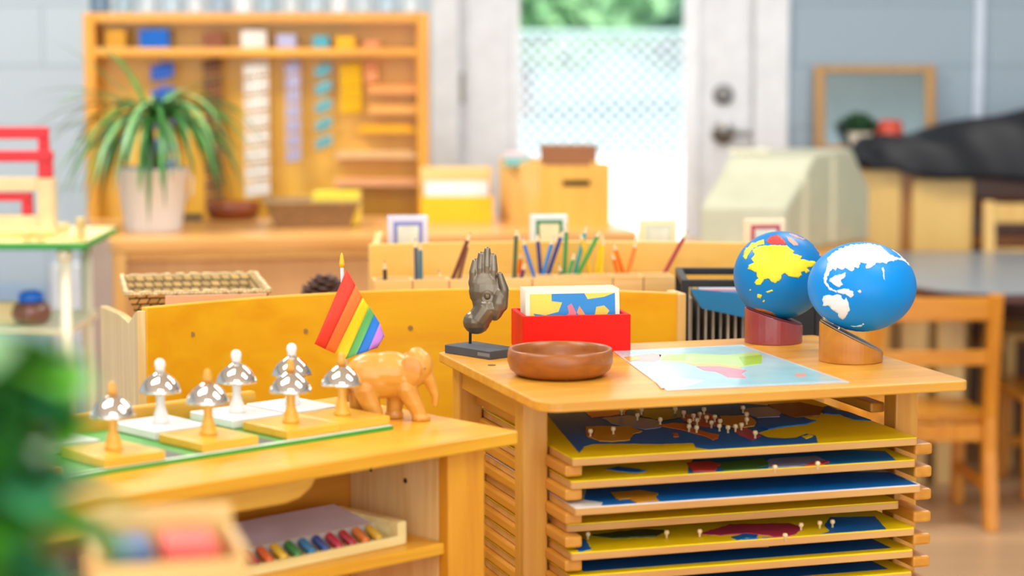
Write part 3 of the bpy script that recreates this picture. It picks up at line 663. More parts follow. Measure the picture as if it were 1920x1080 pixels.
# ================================================================== CURVED SHELF WITH YELLOW PANEL
BZT = .854; BZ = .770
def arc_points(pxs, z, n=40):
    """smooth curve through given photo points on a horizontal plane"""
    pts = [P(x, y, z) for x, y in pxs]; xs = [p.x for p in pts]; ys = [p.y for p in pts]
    out = []
    for i in range(n+1):
        x = xs[0]+(xs[-1]-xs[0])*i/n; y = 0
        for a in range(len(xs)):
            l = ys[a]
            for b in range(len(xs)):
                if b != a: l *= (x-xs[b])/(xs[a]-xs[b])
            y += l
        out.append(Vector((x, y)))
    return out
def curved_board(name, pts, z0, z1, th, mat, parent, bevel=.002):
    front = [tuple(p) for p in pts]; back = []
    for i, p in enumerate(pts):
        d_ = (pts[min(i+1, len(pts)-1)]-pts[max(i-1, 0)]).normalized(); back.append((p.x-d_.y*th, p.y+d_.x*th))
    M_ = MB(); n = len(front)
    fl = [M_.bm.verts.new((*q_, z0)) for q_ in front]; fh = [M_.bm.verts.new((*q_, z1)) for q_ in front]
    bl = [M_.bm.verts.new((*q_, z0)) for q_ in back]; bh = [M_.bm.verts.new((*q_, z1)) for q_ in back]
    for i in range(n-1):
        M_.bm.faces.new([fl[i], fl[i+1], fh[i+1], fh[i]]); M_.bm.faces.new([bl[i+1], bl[i], bh[i], bh[i+1]])
        M_.bm.faces.new([fh[i], fh[i+1], bh[i+1], bh[i]]); M_.bm.faces.new([fl[i+1], fl[i], bl[i], bl[i+1]])
    M_.bm.faces.new([fl[0], fh[0], bh[0], bl[0]]); M_.bm.faces.new([fl[-1], bl[-1], bh[-1], fh[-1]])
    return M_.build(name, mat, parent, bevel=bevel), front, back
cs = thing('curved_shelf', 'low curved shelf with long bright yellow plywood back behind the bells', 'shelf')
pts = arc_points([(274, 577), (640, 549), (950, 542), (1272, 550)], BZT)
_, fr_, bk_ = curved_board('back_panel', pts, .02, BZT, .014, PLY, cs)
e0 = Vector(fr_[0]); bdir = Vector((-.30, .954))
# board that closes the left end, dipping behind the panel
sp = [(0, .02), (0, BZT-.004), (.03, BZT-.012), (.10, BZT-.035), (.22, BZT-.035), (.46, BZT-.050), (.46, .02)]
ang = math.atan2(bdir.y, bdir.x)
M_ = Matrix.Translation((e0.x-.0005, e0.y, 0)) @ Matrix.Rotation(ang, 4, 'Z') @ Matrix.Rotation(PI/2, 4, 'X')
MB().prism(sp, -.014, 0, M_ ).build('end_panel', BIRCH, cs, bevel=.002)
# top surface behind the panel
inner = [Vector(b)+Vector((0, .002)) for b in bk_]
poly = [tuple(v) for v in inner]+[(inner[-1].x-.09, inner[-1].y+.44), (e0.x+bdir.x*.46+.004, e0.y+bdir.y*.46-.01)]
MB().prism(poly, BZ-.016, BZ).build('shelf_top', HONEY, cs, bevel=.0015)
for x, y in ((360, 627), (564, 621), (765, 615)):
    v = P(x, y, .80)
    # hole plugs sit on the panel's front face
    i = min(range(len(pts)), key=lambda k: abs(math.atan2(pts[k].x, pts[k].y)-math.atan2(v.x, v.y)))
    w_ = PY(x, y, pts[i].y)
    MB().lathe([(0, 0), (.0042, 0), (.0042, .0012), (0, .0012)], 14, Matrix.Translation((pts[i].x, pts[i].y-.0004, w_.z)) @ Matrix.Rotation(PI/2, 4, 'X')).build('screw_plug', plain((150, 110, 60), .6), cs)
e1_ = Vector(fr_[-1])
MB().box(-.002, .0125, -.004, .05, .02, BZT, Matrix.Translation((e1_.x, e1_.y, 0)) @ Matrix.Rotation(.30, 4, 'Z')).build('end_panel', wood((244, 200, 130), axis='Z'), cs, bevel=.002)
for dx_, dy_ in ((.10, .30), (.70, .36)): MB().box(e0.x+dx_-.12, e0.x+dx_-.08, e0.y+dy_+.05, e0.y+dy_+.09, 0, BZ-.0162).build('leg', HONEY_Z, cs)

def open_basket(name, label, cat, loc, rz, w0, d0, w1, d1, h, mat, rimm, group=None):
    t = thing(name, label, cat, loc, rz, group)
    def ring(w_, d_, z, mb): return [mb.bm.verts.new((x*w_/2, y*d_/2, z)) for x, y in ((-1, -1), (1, -1), (1, 1), (-1, 1))]
    mb = MB(); th = .005
    a = ring(w0, d0, 0, mb); b = ring(w1, d1, h, mb); c_ = ring(w1-2*th, d1-2*th, h, mb); e = ring(w0-2*th, d0-2*th, th, mb)
    mb.bm.faces.new(a[::-1]); mb.bm.faces.new(e)
    for i in range(4):
        j = (i+1) % 4
        mb.bm.faces.new([a[i], a[j], b[j], b[i]]); mb.bm.faces.new([b[i], b[j], c_[j], c_[i]]); mb.bm.faces.new([c_[i], c_[j], e[j], e[i]])
    mb.build('woven_body', mat, t)
    r_ = MB(); cs_ = [(-w1/2, -d1/2, h), (w1/2, -d1/2, h), (w1/2, d1/2, h), (-w1/2, d1/2, h), (-w1/2, -d1/2, h)]
    for p, q_ in zip(cs_, cs_[1:]):
        p, q_ = Vector(p), Vector(q_); n_ = int((q_-p).length/.008); side = (q_-p).normalized().cross(Vector((0, 0, 1)))
        r_.tube([p.lerp(q_, i/n_)+Vector((0, 0, .0015*math.sin(i*2))) for i in range(n_+1)], [.0042+.0012*math.sin(i*2.4) for i in range(n_+1)], 8)
    r_.build('rim', rimm, t, smooth=True)
    return t
WK = wicker_mat((214, 178, 112), (70, 54, 30), 48); RIM = wicker_mat((236, 212, 160), (170, 140, 90), 120)
bl_, br2, fl2, fr2 = P(225, 522, .845), P(468, 517, .845), P(262, 568, .845), P(500, 545, .845)
cc = (bl_+br2+fl2+fr2)/4; rz = .20
bk = open_basket('wicker_basket', 'woven straw basket with a pale label, standing behind the yellow panel', 'basket', (cc.x, cc.y-.01, BZ), rz, .17, .17, .235, .27, .081, WK, RIM)
lb = MB().box(-.055, .112, -.0012, 0, -.030, .014).build('paper_label', plain((244, 214, 186), .5), bk); lb.location = (0, -.1335, .066); lb.rotation_euler = (.52, 0, 0)
# pine cone
pc = P(607, 556, BZ+.03)
mb = MB()
for i in range(60):
    f_ = i/60; a_ = i*2.39996; r_ = .026*math.sin(PI*(.12+.85*f_)); z_ = .006+.046*f_
    Mx = Matrix.Translation((r_*math.cos(a_), r_*math.sin(a_), z_)) @ Matrix.Rotation(a_, 4, 'Z') @ Matrix.Rotation(-.5, 4, 'Y')
    mb.ell((0, 0, 0), (.0095, .007, .0028), 8, None) if False else bmesh.ops.transform(mb.bm, matrix=Mx @ Matrix.Diagonal((.0095, .0075, .003, 1)), verts=bmesh.ops.create_uvsphere(mb.bm, u_segments=8, v_segments=6, radius=1)['verts'])
mb.ell((0, 0, .028), (.018, .018, .024))
pco = mb.build('pine_cone', plain((92, 66, 58), .7, var=.3), None, smooth=True, loc=(pc.x, pc.y+.03, BZ)); pco.scale = (1.35, 1.2, 1.22)
tag(pco, 'dark brown pine cone behind the yellow panel, left of the rainbow flag', 'pine cone')

# ---- pencil tray and pencils
PT = .843
a_, b_2 = P(702, 526, PT), P(1266, 517, PT)
ptz = math.atan2(b_2.y-a_.y, b_2.x-a_.x); PL = (b_2-a_).length
tr = thing('pencil_tray', 'long light wooden tray with sorted coloured pencils behind the yellow panel', 'pencil tray', (a_.x, a_.y, BZ), ptz)
pt_m = wood((242, 206, 150)); hT = PT-BZ
MB().box(0, PL, 0, .007, 0, hT).build('front_board', pt_m, tr, bevel=.0012)
MB().box(0, PL, .053, .06, 0, hT).build('back_board', pt_m, tr, bevel=.0012)
MB().box(.0062, PL-.0062, .0072, .0528, 0, .006).build('bottom_board', pt_m, tr)
slots = [0, .12, .24, .41, .50, .60, .70, .79, .89]
for f_ in slots+[(PL-.006)/PL]:
    MB().box(f_*PL, f_*PL+.006, .0072, .0528, .0062, hT-.001).build('divider', pt_m, tr, bevel=.001)
for f_ in (.125, .245, .52, .79, .893):
    MB().box(f_*PL-.001, f_*PL+.001, -.0004, .0002, .004, hT-.002).build('board_joint', plain((120, 90, 60), .7), tr)
PEN = [((722, 523), (721, 487), (58, 56, 54), 'short dark grey pencil standing alone at the left end of the pencil tray'),
 ((781, 523), (779, 446), (62, 84, 108), 'slate blue pencil, left one of the upright pair in the pencil tray'),
 ((789, 523), (788, 451), (50, 134, 160), 'teal pencil, right one of the upright pair in the pencil tray'),
 ((849, 523), (883, 434), (104, 52, 44), 'dark brown pencil leaning left of the bronze hand'),
 ((860, 523), (880, 446), (130, 80, 56), 'lighter brown pencil leaning just behind the dark brown one'),
 ((826, 522), (822, 505), (70, 50, 40), 'tiny brown pencil stub left of the brown pencils'),
 ((964, 520), (969, 424), (70, 96, 76), 'grey green pencil behind the first yellow one by the bronze hand'),
 ((965, 519), (974, 432), (250, 200, 20), 'golden yellow pencil nearest the bronze hand'),
 ((973, 519), (977, 468), (244, 110, 20), 'short orange pencil against the golden yellow one'),
 ((978, 519), (986, 488), (110, 50, 110), 'short purple pencil low beside the orange one'),
 ((1001, 518), (978, 442), (74, 130, 220), 'light blue pencil leaning left over the purple one'),
 ((1014, 516), (1007, 435), (24, 50, 130), 'navy pencil standing almost upright in the blue slot'),
 ((1018, 516), (1039, 441), (30, 130, 210), 'sky blue pencil leaning right in the blue slot'),
 ((1027, 516), (1057, 428), (30, 60, 150), 'dark blue pencil crossing in front of the green ones'),
 ((1058, 514), (1063, 418), (30, 150, 80), 'tall green pencil beside the dark blue one'),
 ((1052, 515), (1047, 492), (20, 90, 50), 'short dark green pencil at the foot of the tall green one'),
 ((1066, 515), (1079, 470), (60, 170, 110), 'short mint green pencil in the green slot'),
 ((1077, 515), (1101, 420), (10, 170, 170), 'turquoise pencil leaning right in the green slot'),
 ((1083, 515), (1128, 428), (50, 160, 70), 'mid green pencil leaning far right towards the yellow ones'),
 ((1107, 514), (1087, 433), (250, 200, 40), 'yellow pencil leaning left behind the turquoise one'),
 ((1119, 514), (1131, 433), (250, 214, 30), 'bright yellow pencil, back one of the upright yellow pair'),
 ((1127, 514), (1132, 442), (248, 208, 20), 'bright yellow pencil, front one of the upright yellow pair'),
 ((1159, 513), (1146, 470), (246, 120, 20), 'short orange pencil, left one in the orange slot'),
 ((1169, 513), (1149, 452), (246, 126, 20), 'longer orange pencil leaning left in the orange slot'),
 ((1176, 513), (1195, 447), (248, 130, 30), 'orange pencil leaning right in the orange slot'),
 ((1246, 512), (1290, 431), (178, 56, 70), 'crimson pencil leaning right at the end of the pencil tray')]
Tinv = Matrix.Rotation(-ptz, 4, 'Z')
for i, (p0, p1, c_, lab) in enumerate(PEN):
    off = .016+.013*(i % 3)
    q0 = P(p0[0], p0[1], PT); Y0 = q0.y + off*.97; lean = (i*37 % 10-5)*.001
    g0 = PY(p0[0], p0[1], Y0); g1 = PY(p1[0], p1[1], Y0+lean)
    d_ = (g1-g0).normalized(); 
    foot = g0 - d_*((g0.z-(BZ+.0065))/d_.z)
    # keep the foot inside the tray
    Lp = (g1-foot).length
    t = thing('coloured_pencil', lab, 'pencil', foot, 0, 'coloured pencils in the tray')
    t.rotation_mode = 'QUATERNION'; t.rotation_quaternion = Vector((0, 0, 1)).rotation_difference(d_)
    r = .0037
    MB().lathe([(0, 0), (r, 0), (r, max(.005, Lp-.017))], 6).build('barrel', plain(c_, .3, var=.02), t)
    MB().lathe([(r, max(.005, Lp-.017)), (.0013, Lp-.005)], 12).build('sharpened_wood', plain((244, 214, 170), .6), t)
    MB().lathe([(.0013, Lp-.005), (0, Lp)], 8).build('lead', plain(c_, .4, var=.02), t)

# ================================================================== REAR SHELF (curved) WITH SMALL FRAMES
C_Z = .893
rs = thing('rear_shelf', 'pale plywood back of a second curved shelf behind the pencils', 'shelf')
pts2 = arc_points([(694, 459), (1060, 453), (1510, 459)], C_Z)
_, fr3, bk3 = curved_board('back_panel', pts2, .02, C_Z, .016, wood((250, 200, 112), (244, 188, 96), scale=.6), rs)
M_ = Matrix.Translation((pts2[0].x+.014, pts2[0].y+.016, 0)) @ Matrix.Rotation(.03, 4, 'Z')
MB().box(-.014, .0, -.004, .30, .02, C_Z-.003, M_).build('end_panel', wood((252, 220, 150), axis='Z'), rs, bevel=.003)
inner = [Vector(b)+Vector((0, .002)) for b in bk3]
MB().prism([tuple(v) for v in inner]+[(inner[-1].x-.08, inner[-1].y+.30), (inner[0].x-.012, inner[0].y+.30)], .845, .860).build('shelf_top', HONEY, rs)
for v in (inner[0]+Vector((.0, .2)), inner[-1]+Vector((-.1, .2))): MB().box(v.x, v.x+.03, v.y, v.y+.03, 0, .845).build('leg', HONEY_Z, rs)
for i, (px, wpx, top, fc, ic, lab) in enumerate([(765, 76, 405, (216, 222, 246), (120, 132, 210), 'small standing picture frame with lilac blue border'), (1030, 70, 403, (214, 232, 240), (40, 130, 90), 'small standing picture frame with a green landscape, behind the pencils'), (1235, 70, 412, (240, 232, 196), (200, 220, 210), 'small standing picture frame with cream border in front of the bright door'), (1437, 78, 411, (238, 222, 196), (176, 70, 96), 'small standing picture frame with wine red border, behind the globes')]):
    Yc = 4.36; v = PY(px, top, Yc); k = Yc/F
    t = thing('picture_frame', lab, 'picture frame', (v.x, Yc, .860), .12, 'small picture frames on the rear shelf')
    if i == 3: t.location.y = 4.36; t.location.x = px_at(1437, 4.36)
    h_ = v.z-.860; w_ = wpx*k
    MB().box(-w_/2, w_/2, 0, .018, 0, h_).build('frame', plain(fc, .4), t, bevel=.002)
    m_ = w_*.14
    MB().box(-w_/2+m_, w_/2-m_, -.0012, 0, .004, h_-m_).build('mat_border', plain(ic, .4), t)
    MB().box(-w_/2+m_*1.7, w_/2-m_*1.7, -.002, -.0012, .004, h_-m_*1.7).build('picture', plain((214, 228, 222) if i != 1 else (230, 226, 190), .4, var=.2), t)

# ================================================================== BLACK FILE CRATE
fcz = P(1278, 536, .86)
fc = thing('file_crate', 'black hanging file crate with grey folders, behind the map cabinet', 'file crate', (fcz.x, fcz.y, .71), -.02)
cw, cd, ch = .235, .20, .15
kb = MB()
for x in (0, cw-.012):
    for y in (0, cd-.012): kb.box(x, x+.012, y, y+.012, 0, ch)
kb.build('posts', BLACK, fc)
MB().box(0, cw, 0, .012, ch-.002, ch+.010).box(0, cw, cd-.012, cd, ch-.002, ch+.010).box(0, .012, .0121, cd-.0121, ch-.002, ch+.010).box(cw-.012, cw, .0121, cd-.0121, ch-.002, ch+.010).build('top_rim', BLACK, fc, bevel=.002)
MB().box(.001, cw-.001, .001, cd-.001, 0, .008).build('crate_floor', BLACK, fc)
MB().box(.14+.012, cw-.001, .004, .008, .0085, ch-.003).build('side_panel', BLACK, fc)
for i in range(11):
    x = .016+i*.0125
    t = MB().box(0, .0035, 0, cd-.04, 0, .118+.002*(i % 3)).build('file_folder', plain([(168, 158, 140), (140, 136, 128), (182, 174, 156)][i % 3], .7), None, loc=fc.location+Vector((x, .022, .0085)))
    tag(t, 'grey file folder in the black crate, only its front edge showing', 'folder', 'grey folders in the black crate')
bf = MB().prism([(0, 0), (.110, -.012), (.096, -.052), (.02, -.034)], 0, .003, Matrix.Rotation(PI/2, 4, 'X')).build('blue_folder', plain((40, 140, 200), .4), None, loc=fc.location+Vector((.014, -.004, ch-.004)))
bf.rotation_euler = (.25, 0, .05); tag(bf, 'blue folder hanging over the front of the black file crate', 'folder')
for i, c_ in enumerate([(90, 170, 220), (220, 120, 150), (230, 230, 235), (90, 170, 220), (230, 150, 170)]):
    s_ = MB().box(0, .15, 0, .010, 0, .003).build('striped_card', plain(c_, .5), None, loc=fc.location+Vector((.035, .022+.026*i, .1345)))
    tag(s_, ['pale blue', 'pink', 'white', 'second pale blue', 'rearmost pink'][i]+' card lying across the folders in the black crate', 'card', 'coloured cards on the folders')
st = thing('low_stand', 'low wooden stand under the black file crate, hidden behind the map cabinet', 'stand', (fcz.x-.01, fcz.y-.01, 0))
MB().box(0, .27, 0, .24, .695, .7098).build('stand_top', HONEY, st)
for x in (0.01, .23):
    for y in (.01, .20): MB().box(x, x+.03, y, y+.03, 0, .695).build('leg', HONEY_Z, st)

# ================================================================== LONG COUNTER (left rear)
DZ = .770
dl = P(209, 452, DZ); dr = P(1196, 434, DZ); dyaw = math.atan2(dr.y-dl.y, dr.x-dl.x); DL = (dr-dl).length
dk = thing('long_counter', 'long light wooden counter cabinet behind, carrying plant and baskets', 'cabinet', (dl.x, dl.y, 0), dyaw)
bw = (P(160, 411, DZ)); bl2 = local(dk, bw)
MB().prism([(0, 0), (DL, 0), (DL+bl2.x+.06, .55), (bl2.x, bl2.y)], DZ-.028, DZ).build('countertop', wood((236, 178, 112)), dk, bevel=.003)
MB().prism([(.002, .004), (.035, .004), (bl2.x+.037, bl2.y-.004), (bl2.x+.004, bl2.y-.004)], 0, DZ-.0282).build('end_panel', wood((224, 178, 142), axis='Z'), dk)
MB().box(DL-.04, DL-.005, .004, .5, 0, DZ-.0282).build('end_panel', wood((224, 178, 142), axis='Z'), dk)
MB().box(.036, DL-.041, .025, .04, .06, DZ-.0282).build('front_panel', wood((226, 172, 124), (214, 158, 110), axis='Z', scale=.6), dk)
MB().box(.0365, DL-.0415, .006, .0248, DZ-.05, DZ-.0284).build('front_rail', wood((232, 174, 106)), dk)
MB().box(.003, .034, .001, .0038, 0, DZ-.0283).build('front_stile', wood((238, 184, 116), axis='Z'), dk)

def on_counter(px, py): v = P(px, py, DZ); return v
# plant in a white bucket
pp = on_counter(288, 432)
pl = thing('potted_plant', 'spiky dracaena with long thin leaves in a white metal bucket', 'potted plant', (pp.x, pp.y, DZ), 0)
kp = pp.y/F; rt = 68*kp; rbm = 52*kp; hp_ = 118*kp
MB().lathe([(0, 0), (rbm, 0), (rbm+.002, .004), (rt-.002, hp_-.006), (rt+.003, hp_-.003), (rt+.001, hp_), (rt-.004, hp_-.003), (rbm*1.15, hp_*.5), (0, hp_*.5)], 40).build('white_bucket', plain((248, 250, 255), .4, var=0), pl, smooth=True)
MB().lathe([(0, hp_*.52), (rbm*1.1, hp_*.55), (rbm*1.16, hp_*.80), (0, hp_*.84)], 30).build('soil', plain((70, 50, 38), .9), pl)
MB().tube([(rt-.006, 0, hp_*.95), (rt+.010, 0, hp_*.82), (rt+.006, 0, hp_*.6), (rt-.016, 0, hp_*.42)], .003).build('bucket_handle', plain((235, 238, 242), .4), pl)
MB().tube([(0, 0, hp_*.8), (.004, 0, hp_+.03), (-.002, 0, hp_+.10)], [.011, .009, .007]).tube([(.01, .01, hp_*.8), (.02, .01, hp_+.05), (.022, .0, hp_+.13)], [.008, .007, .006]).build('stem', plain((110, 105, 70), .7), pl)
def blade(mb, base, az, el, L_, w_, droop):
    p = Vector(base); d_ = Vector((math.cos(az)*math.cos(el), math.sin(az)*math.cos(el), math.sin(el))); n_ = 12; rows = []
    for i in range(n_+1):
        f_ = i/n_; side = d_.cross(Vector((0, 0, 1)))
        side = side.normalized() if side.length > .05 else Vector((1, 0, 0))
        up = side.cross(d_).normalized(); ww = w_*(.55+1.6*f_*(1-f_))*(1-f_**4)+.0004
        rows.append([mb.bm.verts.new(p-side*ww), mb.bm.verts.new(p-up*ww*.35), mb.bm.verts.new(p+side*ww)])
        p = p+d_*L_/n_; d_ = (d_+Vector((0, 0, -droop/n_))).normalized()
    for a, b in zip(rows, rows[1:]):
        for j in (0, 1): mb.bm.faces.new([a[j], a[j+1], b[j+1], b[j]])
rnd = random.Random(3)
lm = [plain((62, 130, 52), .4, var=.3), plain((110, 160, 96), .4, var=.2), plain((44, 104, 44), .4, var=.3)]
for i in range(92):
    mb = MB(); az = i*2.39996; f_ = i/91
    blade(mb, (-.002+.022*(i % 2)+rnd.uniform(-.006, .006), rnd.uniform(-.006, .006), hp_+.10+.02*(i % 2)+.03*rnd.random()), az, rnd.uniform(-.1, .5)+.62*f_**2, rnd.uniform(.27, .40)*(1-.12*f_), .0085, rnd.uniform(1.7, 3.4)*(1-.3*f_))
    o_ = mb.build('leaf', lm[i % 3], pl, smooth=True)
for az, el_, L_, dr_ in ((PI*1.02, .55, .31, .9), (PI*.98, .05, .30, .3), (PI*.97, .85, .34, .5), (-.1, .6, .30, 1.3), (.2, .8, .26, .8)):
    mb = MB(); blade(mb, (0, 0, hp_+.12), az, el_, L_, .006, dr_); mb.build('leaf', lm[0], pl, smooth=True)

# things on the counter
v = on_counter(437, 410)
o_ = MB().lathe([(0, 0), (.062, 0), (.074, .02), (.076, .045), (.071, .045), (.066, .012), (0, .010)], 36).build('brown_wooden_bowl', wood((150, 72, 30), (120, 52, 20)), None, smooth=True, loc=v); tag(o_, 'dark reddish brown wooden bowl on the counter, right of the white bucket', 'bowl')
v = on_counter(362, 412)
o_ = MB().prism(rrect(-.026, .026, -.02, .02, .004), 0, .016).build('small_tin', plain((60, 64, 66), .4), None, bevel=.002, loc=v); tag(o_, 'small dark tin on the counter between bucket and brown bowl', 'tin')
v = on_counter(585, 424)
t = open_basket('counter_basket', 'brown woven basket with a yellow box in it, on the counter', 'basket', v, dyaw*.5, .19, .13, .245, .17, .068, wicker_mat((176, 138, 92), (110, 84, 54), 70), wicker_mat((200, 166, 116), (140, 110, 70), 100))
o_ = MB().box(-.062, .062, -.045, .045, 0, .0855).build('yellow_box', plain((240, 214, 60), .5), None, bevel=.004, loc=v+Vector((.066, .0, .0065))); tag(o_, 'yellow box sticking out of the woven basket on the counter', 'box')
v = on_counter(857, 418); kk = v.y/F
t = thing('card_file', 'yellow fronted card box with white cards and wooden back, on the counter', 'card box', v, .05)
wb_ = 68*kk; 
MB().box(-wb_, wb_, 0, .008, 0, 50*kk).build('yellow_front', plain((252, 190, 10), .4), t, bevel=.001)
MB().box(-wb_, wb_, .092, .10, 0, 102*kk).build('wooden_back', wood((246, 206, 140)), t, bevel=.002)
for s_ in (-1, 1): MB().box(s_*wb_-(.007 if s_ > 0 else 0), s_*wb_+(.007 if s_ < 0 else 0), .0082, .0918, 0, 52*kk).build('side_panel', wood((240, 200, 130)), t)
MB().box(-wb_+.008, wb_-.008, .0084, .0916, 0, .006).build('bottom_panel', wood((240, 200, 130)), t)
t2 = MB()
for i in range(9): t2.box(-wb_+.012, wb_-.012, .014+i*.008, .0165+i*.008, 0, 70*kk)
o_ = t2.build('card_stack', plain((238, 236, 244), .5), None, loc=t.location+Vector((0, 0, .0065)), rotz=.05); tag(o_, 'stack of white cards standing in the yellow fronted box', 'cards', kind='stuff')
# wooden storage box
vb = on_counter(1012, 428); vr = on_counter(1141, 426); k3 = vb.y/F
t = thing('storage_box', 'tall light wooden storage box with a dark handle slot, on the counter', 'storage box', vb, .02)
W3 = (vr-vb).length; H3 = 117*k3; D3 = .26
wm = wood((244, 186, 98), (236, 174, 84), axis='Z')
zs = H3-34*k3+.002
# front with a slot: four pieces around the opening in one mesh
s0, s1 = W3*.32, W3*.72
MB().box(0, W3, 0, .01, 0, zs-.0085).box(0, s0, 0, .01, zs-.0085, zs+.0085).box(s1, W3, 0, .01, zs-.0085, zs+.0085).box(0, W3, 0, .01, zs+.0085, H3).build('front_panel', wm, t)
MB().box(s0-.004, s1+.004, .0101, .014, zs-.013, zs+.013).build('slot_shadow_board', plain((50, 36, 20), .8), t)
sk = px_at(940, vb.y+D3)-vb.x
for x in (0, W3-.01):
    MB().prism([(x, .0102), (x+.01, .0102), (x+sk+.01, D3), (x+sk, D3)], 0, H3+.006).build('side_panel', wood((248, 204, 130), axis='Z'), t)
MB().box(sk, sk+W3, D3, D3+.01, 0, H3+.006).build('back_panel', wm, t)
MB().prism([(.01, .0145), (W3-.011, .0145), (W3+sk-.011, D3-.001), (sk+.0105, D3-.001)], H3-.02, H3-.008).build('inner_board', wood((238, 196, 130)), t)
bb = MB().box(-.075, .075, 0, .11, 0, .055).build('cardboard_box', plain((146, 98, 66), .8), None, bevel=.002, loc=vb+Vector((.078, .10, H3-.0078))); tag(bb, 'brown cardboard box on top of the wooden storage box', 'box')
bb = MB().box(-.034, .034, 0, .09, 0, .022).build('teal_book', plain((120, 190, 190), .5), None, bevel=.002, loc=vb+Vector((-.060, .1245, H3-.0078))); tag(bb, 'teal booklet beside the brown cardboard box on the storage box', 'book')
bb = MB().box(-.03, .03, 0, .07, 0, .012).build('pink_pad', plain((226, 200, 205), .6), None, bevel=.002, loc=vb+Vector((-.064, .130, H3+.0145))); tag(bb, 'pale pink pad lying on the teal booklet', 'pad')

# ================================================================== BEAD CABINET
BY = 6.42
bcx0, bcx1 = px_at(161, BY), px_at(804, BY); kB = BY/F
bcb = thing('bead_cabinet', 'tall golden wooden bead cabinet with hanging chains against the wall', 'bead cabinet', (0, BY, 0))
gold = wood((232, 158, 44), (218, 142, 34)); goldz = wood((240, 166, 50), axis='Z')
def zB(py, Y=BY): return PY(480, py, Y).z
ztop = zB(24); zsh = zB(90); CD = .12
MB().box(bcx0, bcx0+.032, 0, CD, 0, ztop).build('side_board', goldz, bcb, bevel=.003)
MB().box(bcx1-.032, bcx1, 0, CD, 0, ztop).build('side_board', goldz, bcb, bevel=.003)
MB().box(bcx0+.0322, bcx1-.0322, 0, CD, ztop-.028, ztop-.001).build('top_board', gold, bcb, bevel=.003)
MB().box(bcx0+.0322, bcx1-.0322, .0, CD-.013, zsh-.024, zsh).build('cube_shelf', wood((244, 172, 56)), bcb, bevel=.003)
MB().box(bcx0+.0322, bcx1-.0322, CD-.012, CD, .04, ztop-.029).build('back_board', wood((252, 192, 84), (246, 178, 66), axis='Z', scale=.5), bcb)
def cube_y(py): return zB(py)
for x0, x1, y0, c_, nm in ((200, 238, 56, (216, 160, 50), 'golden'), (263, 318, 55, (0, 104, 196), 'blue'), (383, 421, 60, (150, 90, 60), 'brown'), (453, 501, 57, (238, 230, 220), 'cream'), (520, 556, 65, (196, 196, 226), 'lilac'), (587, 618, 67, (90, 186, 200), 'turquoise'), (630, 666, 68, (250, 196, 0), 'yellow'), (684, 712, 76, (246, 170, 120), 'salmon')):
    xa, xb = px_at(x0, BY), px_at(x1, BY); w_ = xb-xa; h_ = zB(y0)-zsh
    n_ = 6; mb = MB().box(xa+.001, xb-.001, .02, .02+w_, .001, h_-.001, )
    for i in range(n_):
        for j in range(n_):
            mb.ell((xa+w_*(i+.5)/n_, .02, h_*(j+.5)/n_), (w_/n_*.5, .004, h_/n_*.5), 8)
    o_ = mb.build('bead_cube', plain(c_, .35), None, loc=(0, BY, zsh)); tag(o_, nm+' bead cube on the top shelf of the bead cabinet', 'bead cube', 'bead cubes in the bead cabinet')
def chain(x0, x1, y0, y1, seg, c_, nm, gap=.3):
    xa, xb = px_at(x0, BY), px_at(x1, BY); mb = MB(); h = (zB(y0)-zB(y1))/seg; w_ = (xb-xa)
    n_ = max(3, int(w_/.011))
    for s_ in range(seg):
        z_ = zB(y0)-h*(s_+.5); sw = .35 if gap > .4 else .2
        for i in range(n_):
            for j in range(max(2, int(h*(1-gap)/.011))):
                m2 = max(2, int(h*(1-gap)/.011))
                zz = z_+h*(1-gap)*((j+.5)/m2-.5)
                mb.ell((xa+w_*(i+.5)/n_, .035, zz+(i/n_-.5)*h*sw), (w_/n_*.56, .0065, h*(1-gap)/m2*.58), 8)
    mb.tube([((xa+xb)/2, .035, zB(y0)+.0), ((xa+xb)/2, .035, zsh-.0245)], .0015, 6)
    mb.tube([((xa+xb)/2, .035, zB(y0)), ((xa+xb)/2, .035, zB(y1)+h*.3)], .0022, 6)
    o_ = mb.build('bead_chain', plain(c_, .35), None, loc=(0, BY, 0), smooth=True); tag(o_, nm, 'bead chain', 'bead chains hanging in the bead cabinet')
chain(282, 326, 110, 340, 5, (10, 100, 196), 'long blue bead chain hanging behind the plant leaves', .35)
chain(380, 416, 108, 395, 9, (120, 78, 56), 'long dark brown bead chain in the bead cabinet', .12)
chain(456, 503, 112, 372, 8, (240, 236, 228), 'longest cream white bead chain in the bead cabinet', .18)
chain(534, 563, 112, 306, 7, (186, 184, 214), 'lilac bead chain in the bead cabinet', .15)
chain(590, 622, 113, 284, 5, (100, 184, 196), 'turquoise bead chain of spaced squares in the bead cabinet', .42)
chain(637, 677, 117, 214, 4, (240, 190, 0), 'yellow bead chain in the bead cabinet', .08)
chain(684, 708, 112, 156, 2, (240, 160, 110), 'short salmon bead chain in the bead cabinet', .15)
